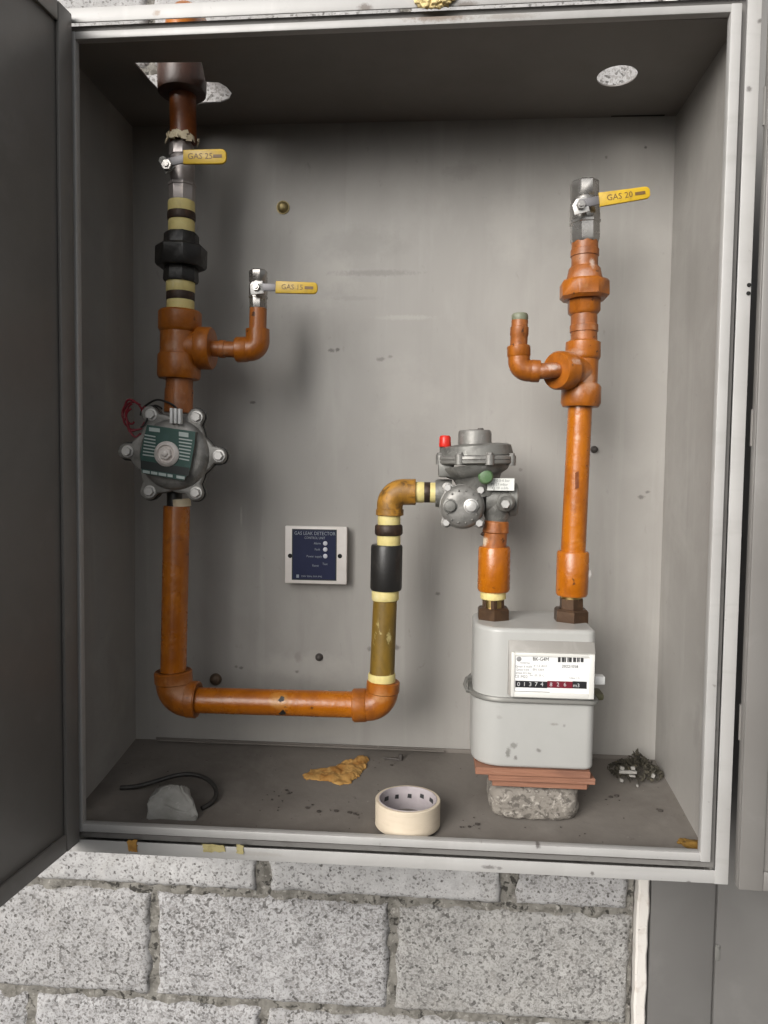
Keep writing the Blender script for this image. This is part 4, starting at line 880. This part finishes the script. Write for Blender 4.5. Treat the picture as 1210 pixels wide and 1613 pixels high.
mb.text('230V 50Hz 3VA IP42', V(491, 908, yt), 2.8 * ky); Q(mb, 467, 905, 471, 910, yt); mb.build('lettering', 'alarm_ink', pn)
mb = MB()
for y in (856, 865.5, 876): p = V(512.5, y, yt + .0004); mb.lathe(p, (0, -1, 0), [(0, 3.6 * ky), (.0012, 3.4 * ky), (.0022, 2 * ky)], 14)
mb.build('indicator', 'alarm_led', pn)
for x, y in ((457, 875.5), (535.5, 876)): p = V(x, y, yf_ - .0002); mb = MB(); mb.lathe(p, (0, -1, 0), [(0, 3.6 * ky), (.0006, 3.4 * ky)], 14); mb.build('screw', 'slot_dark', ga)

# ================================================================== things on the cabinet floor
def on_floor(px, py):
    """photo point on the sloping floor"""
    d = ray(px, py); y0 = .012; s_ = (ZB1 - ZB0) / (D - .012)
    t_ = (ZB0 + (CAM_LOC.y - y0) * s_ - CAM_LOC.z) / (d.z - s_ * d.y); return CAM_LOC + d * t_
# roll of tape
ty = .075; tz = fz(ty) + .002; tc = V(642, 1300, ty); tc.z = tz; R1 = rr(51, tc)
tp = thing('tape_roll', 'cream roll of masking tape standing on the cabinet floor', 'tape roll', tc)
top = V(642, 1258, ty).z; H_ = top - tz
mb = MB(); mb.lathe(tc, (0, 0, 1), [(0, R1 * .70), (0, R1 * .985), (.001, R1), (H_ - .001, R1), (H_, R1 * .985), (H_ + .0003, R1 * .95), (H_, R1 * .90)], 64, cap=False); mb.build('tape_winding', 'tape_cream', tp)
mb = MB(); mb.lathe(tc, (0, 0, 1), [(0, R1 * .88), (H_ + .0006, R1 * .90), (H_ + .0008, R1 * .875), (H_ - .002, R1 * .868), (.002, R1 * .868), (.0, R1 * .86)], 64, cap=False); core = mb.build('core', 'tape_core', tp)
mb = MB()
for i in range(13):
    a = 2 * math.pi * i / 13 + .1; d = Vector((math.cos(a), math.sin(a), 0)); tt = Vector((-math.sin(a), math.cos(a), 0))
    for z, s_ in ((.66 + random.uniform(-.05, .05), random.uniform(.003, .006)),):
        c = tc + d * R1 * .860 + Vector((0, 0, H_ * z)); mb.prism([c - tt * s_ - Vector((0, 0, .004)), c + tt * s_ - Vector((0, 0, .003)), c + tt * s_ * .7 + Vector((0, 0, .004)), c - tt * s_ + Vector((0, 0, .0035))], -d * .0004)
mb.build('core_print', 'ink_black', core)
# pale lump
def hull(mb, pts, jit=0):
    t = bmesh.new()
    for p in pts: t.verts.new(p)
    bmesh.ops.convex_hull(t, input=t.verts[:]); bmesh.ops.delete(t, geom=[v for v in t.verts if not v.link_faces], context='VERTS')
    es = t.edges[:]; bmesh.ops.bevel(t, geom=es, offset=.003, segments=2, affect='EDGES')
    if jit:
        bmesh.ops.triangulate(t, faces=t.faces[:]); bmesh.ops.subdivide_edges(t, edges=t.edges[:], cuts=3, use_grid_fill=True)
        for v in t.verts: v.co += Vector([noise.fractal(v.co * 35 + Vector((i * 7, 0, 0)), 1, 2, 4) for i in range(3)]) * jit
    mb.merge(t)
yb = .055; F = lambda x, y, d: V(x, y, d)
mb = MB(); hull(mb, [F(232, 1312, yb), F(309, 1314, yb), F(231, 1262, yb), F(250, 1243, yb + .01), F(280, 1236, yb + .02), F(295, 1240, yb + .03), F(308, 1285, yb), F(240, 1300, yb + .09), F(315, 1290, yb + .09), F(250, 1240, yb + .08), F(292, 1238, yb + .08)], .006)
centre(mb.build('concrete_lump', 'pale_stone', sharp=70), 'pale angular lump of rubble in the left corner of the cabinet floor', 'rubble')
# black hose
mb = MB(); pts = []
for (x, y, up) in ((190, 1240, .004), (215, 1240, .006), (245, 1237, .012), (275, 1233, .018), (300, 1232, .02), (322, 1236, .018), (336, 1244, .014), (341, 1253, .01), (337, 1262, .007), (328, 1268, .005), (318, 1273, .004)):
    p = on_floor(x, y + 4) ; p.z += up; pts.append(p)
sm = []
for i in range(len(pts) - 1):
    for q in range(4):
        a, b, c, d = pts[max(i - 1, 0)], pts[i], pts[i + 1], pts[min(i + 2, len(pts) - 1)]; t_ = q / 4
        sm.append(.5 * ((2 * b) + (c - a) * t_ + (2 * a - 5 * b + 4 * c - d) * t_ ** 2 + (3 * b - a - 3 * c + d) * t_ ** 3))
sm.append(pts[-1]); mb.tube(sm, .0042, 10)
centre(mb.build('rubber_hose', 'rubber'), 'curled piece of black hose behind the pale lump', 'hose')
# foam scrap
def foam(name, blobs, m, label, cat='foam'):
    mb = MB()
    for i, (p, r, sc) in enumerate(blobs): mb.ball(p, r, 4, sc, .38, 16, i * 5.3)
    return centre(mb.build(name, m, sharp=80), label, cat)
def torn_sheet(name, outline, hmax, m, label, cat):
    P = [on_floor(*q) for q in outline]; x0 = min(p.x for p in P); x1 = max(p.x for p in P); y0 = min(p.y for p in P); y1 = max(p.y for p in P)
    st = .0016; t = bmesh.new(); vt = {}
    def dist(x, y):
        ins = False; dm = 9
        for i in range(len(P)):
            a, b = P[i], P[i - 1]
            if (a.y > y) != (b.y > y) and x < (b.x - a.x) * (y - a.y) / (b.y - a.y) + a.x: ins = not ins
            ab = Vector((b.x - a.x, b.y - a.y)); k_ = max(0, min(1, Vector((x - a.x, y - a.y)).dot(ab) / ab.length_squared)); dm = min(dm, (Vector((a.x, a.y)) + ab * k_ - Vector((x, y))).length)
        return dm if ins else -dm
    nx = int((x1 - x0 + .02) / st); ny = int((y1 - y0 + .02) / st); cell = {}
    for j in range(ny + 1):
        for i in range(nx + 1):
            x = x0 - .01 + i * st; y = y0 - .01 + j * st
            d = dist(x, y) + .006 * noise.fractal(Vector((x * 70, y * 70, 3)), 1, 2, 4)
            if d > 0:
                h = hmax * (1 - math.exp(-d / .007)) * (.62 + .55 * noise.fractal(Vector((x * 38, y * 38, 8)), 1, 2, 4)) * (.65 + .5 * (x - x0) / (x1 - x0))
                cell[i, j] = t.verts.new((x, y, fz(y) + .001 + max(0, h)))
    for (i, j) in list(cell):
        q = [(i, j), (i + 1, j), (i + 1, j + 1), (i, j + 1)]
        if all(c in cell for c in q): t.faces.new([cell[c] for c in q])
    for v in [v for v in t.verts if not v.link_faces]: t.verts.remove(v)
    r = bmesh.ops.extrude_edge_only(t, edges=[e for e in t.edges if len(e.link_faces) == 1])
    for v in r['geom']:
        if isinstance(v, bmesh.types.BMVert): v.co.z = fz(v.co.y) + .0004
    mb = MB(); mb.merge(t); return centre(mb.build(name, m, sharp=75), label, cat)
torn_sheet('foam_scrap', [(476, 1222), (488, 1213), (512, 1212), (528, 1209), (540, 1200), (558, 1196), (572, 1191), (581, 1196), (578, 1208), (566, 1222), (552, 1235), (536, 1238), (520, 1233), (500, 1230), (484, 1229)], .013, 'foam', 'torn flat scrap of tan foam lying on the floor near the back', 'foam scrap')
p = on_floor(1092, 1334); foam('foam_lump', [(p + Vector((0, 0, .004)), .012, (1.3, .9, .6)), (p + Vector((-.012, .01, .003)), .008, (1.2, 1, .6))], 'foam_dark', 'small dark amber foam lump in the front right corner of the floor', 'foam scrap')
bl = []
for (x, y, r) in ((670, 2, 11), (684, 3, 11), (698, 0, 12), (690, 8, 7), (663, -6, 12), (708, -6, 10), (685, -10, 15)):
    p = V(x, y, -.004); bl.append((p, rr(r, p), (1.1, .7, .9)))
foam('expanding_foam', bl, 'foam_pale', 'pale yellow blob of foam stuck on the top frame', 'foam blob')
for pts_, m, lab in (((( 201, 1323), (216, 1323), (216, 1341), (203, 1341)), 'stain_amber', 'amber glue blot on the bottom frame, farthest left'),
                     (((318, 1329), (352, 1331), (356, 1342), (322, 1341)), 'stain_olive', 'pale olive glue smear on the bottom frame left of centre'),
                     (((374, 1330), (384, 1331), (384, 1345), (373, 1344)), 'stain_olive', 'narrow upright glue smear on the bottom frame')):
    mb = MB(); q = []
    P4 = [V(a, b, -.0002) for a, b in pts_]
    for i in range(4):
        for s_ in range(6): c = P4[i].lerp(P4[(i + 1) % 4], s_ / 6); q.append(c + Vector((random.uniform(-.0015, .0015), 0, random.uniform(-.0015, .0015))))
    mb.prism(q, (0, -.0014, 0)); centre(mb.build('glue_smear', m), lab, 'glue smear')
# stone and shims under the meter
sy0, sy1 = .095, .225
c = V(845, 1262, sy0); z0 = fz(sy0) ; x0 = V(774, 1260, sy0).x; x1 = V(918, 1260, sy0).x
zs_top = V(845, 1240, sy0).z
mb = MB(); t = bmesh.new(); bmesh.ops.create_cube(t, size=1); bmesh.ops.subdivide_edges(t, edges=t.edges[:], cuts=22, use_grid_fill=True)
for v in t.verts:
    q = v.co * 2; pw = 5; nrm = (abs(q.x) ** pw + abs(q.y) ** pw + abs(q.z) ** pw) ** (1 / pw); q = q / nrm
    s_ = 1 + .05 * noise.fractal(q * 1.5, 1, 2, 3)
    base = Vector(((x0 + x1) / 2 + q.x * (x1 - x0) / 2 * s_, (sy0 + sy1) / 2 + q.y * (sy1 - sy0) / 2 * s_, (z0 + zs_top) / 2 + q.z * (zs_top - z0) / 2))
    v.co = base + Vector([noise.fractal(base * 60 + Vector((i * 9, 0, 0)), 1, 2, 4) for i in range(3)]) * .0022
mb.merge(t); centre(mb.build('stone_block', 'stone', sharp=70), 'rough grey brown stone block under the wooden shims', 'stone')
zsh = [zs_top + .0005]
def shim(px0, px1, z0_, z1_, y0_, y1_, rag, m, lab, tilt=0.0, seed=1):
    a = V(px0, 1220, y0_).x; b = V(px1, 1220, y0_).x; mb = MB(); out = [Vector((a, y1_, z0_)), Vector((a, y0_, z0_))]
    n = 10
    out.append(Vector((b, y0_, z0_)))
    for i in range(1, n): out.append(Vector((b + rag * noise.noise(Vector((i * 1.7, seed, 0))), y0_ + (y1_ - y0_) * i / n, z0_)))
    out.append(Vector((b, y1_, z0_)))
    t = [p + Vector((0, 0, tilt * (p.x - a))) for p in out]
    mb.prism(t, (0, 0, z1_ - z0_), .0008, 1)
    return centre(mb.build('wood_shim', m), lab, 'wood shim', 'wooden shims under the gas meter')
zz = zl - .0008; h = zz - zs_top
shim(776, 925, zs_top + .0003, zs_top + h * .30, .092, .22, .02, 'wood_shim', 'lowest reddish wooden shim on the stone block', 0, 2)
shim(770, 938, zs_top + h * .33, zs_top + h * .64, .086, .23, .02, 'wood_shim', 'middle reddish wooden shim with splintered right end', 0, 5)
shim(749, 930, zs_top + h * .66, zz, .082, .24, .015, 'wood_shim', 'top wooden shim directly under the gas meter, sticking out left', 0, 9)
# debris heap
db = thing('debris_heap', 'small heap of dry leaves and rubbish right of the meter', 'debris', on_floor(1000, 1228))
mb = MB(); base = on_floor(1000, 1218)
for i in range(320):
    a = random.uniform(0, 6.28); q = random.random() ** .6
    x = math.cos(a) * q * .052; y = math.sin(a) * q * .045; hgt = max(0, 1 - q) * .040 * (1.0 + x * 9)
    c = base + Vector((x, y, .003 + hgt * random.uniform(.3, 1))); c.z = max(c.z, fz(c.y) + .003); c.y = min(c.y, D - .008); c.x = min(c.x, XR - .004)
    n = Vector((random.uniform(-1, 1), random.uniform(-1, .3), random.uniform(-.2, 1))).normalized(); u = n.orthogonal().normalized(); v = n.cross(u); s_ = random.uniform(.0035, .0085)
    rot = random.uniform(0, 6.28); u, v = u * math.cos(rot) + v * math.sin(rot), v * math.cos(rot) - u * math.sin(rot)
    mb.prism([c - u * s_, c - v * s_ * .45, c + u * s_ * .9 + n * s_ * .3, c + v * s_ * .5], n * .0006)
mb.build('dry_leaves', 'leaf_dry', db, smooth=False)
for (x, y, w_, h_, r) in ((989, 1216, 17, 3, .0), (980, 1210, 4, 3, .2), (997, 1210, 4, 3, -.2), (979, 1229, 3.5, 3, .3), (1004, 1239, 2, 2.5, 0), (1029, 1222, 3, 4, .4), (996, 1222, 6, 2, .1)):
    p = V(x, y, base.y - .05); p.z = max(p.z, fz(p.y) + .003); k_ = rr(.8, p); mb = MB(); mb.box(p - Vector((w_ * k_, .003, h_ * k_)), p + Vector((w_ * k_, .003, h_ * k_)), .0008, 1, Matrix.Rotation(r, 4, 'Y')); mb.build('white_scrap', 'scrap_white', db)
# loose screw and grit
p = on_floor(631, 1198); mb = MB(); mb.lathe(p + Vector((0, 0, .002)), (-1, .05, .05), [(0, .003), (.03, .002), (.036, .0005)], 10); mb.nut(p + Vector((0, 0, -.001)), (0, 0, 1), .014, .0045)
centre(mb.build('screw', 'bolt_dark'), 'dark loose screw lying at the back edge of the floor', 'screw')
mb = MB()
clus = [(438, 1255, 6, 14), (492, 1276, 8, 22), (560, 1284, 10, 14), (455, 1250, 10, 10), (740, 1300, 6, 10), (745, 1310, 5, 14), (880, 1275, 4, 8), (965, 1260, 8, 12), (1040, 1276, 3, 5), (620, 1205, 3, 5), (525, 1280, 6, 8), (300, 1285, 8, 16)]
for (x, y, n, sp) in clus:
    for i in range(int(n * .7)):
        p = on_floor(x + random.gauss(0, sp * .6), y + random.gauss(0, sp * .3)); p.y = min(max(p.y, .02), D - .01); p.z = fz(p.y) + .0015
        mb.ball(p, random.choice((.0008, .0011, .0014, .0018, .0026, .0036)), 1, (1.4, 1, .7), .4, 30, i)
for i in range(90):
    x = random.uniform(XL + .02, XR - .02); y = random.uniform(.03, D - .02); mb.ball((x, y, fz(y) + .0008), random.uniform(.0005, .0014), 1, (1.3, 1, .7))
g_ = mb.build('floor_grit', 'grit'); g_['kind'] = 'stuff'; g_['label'] = 'dark grit and crumbs scattered over the cabinet floor'; g_['category'] = 'grit'
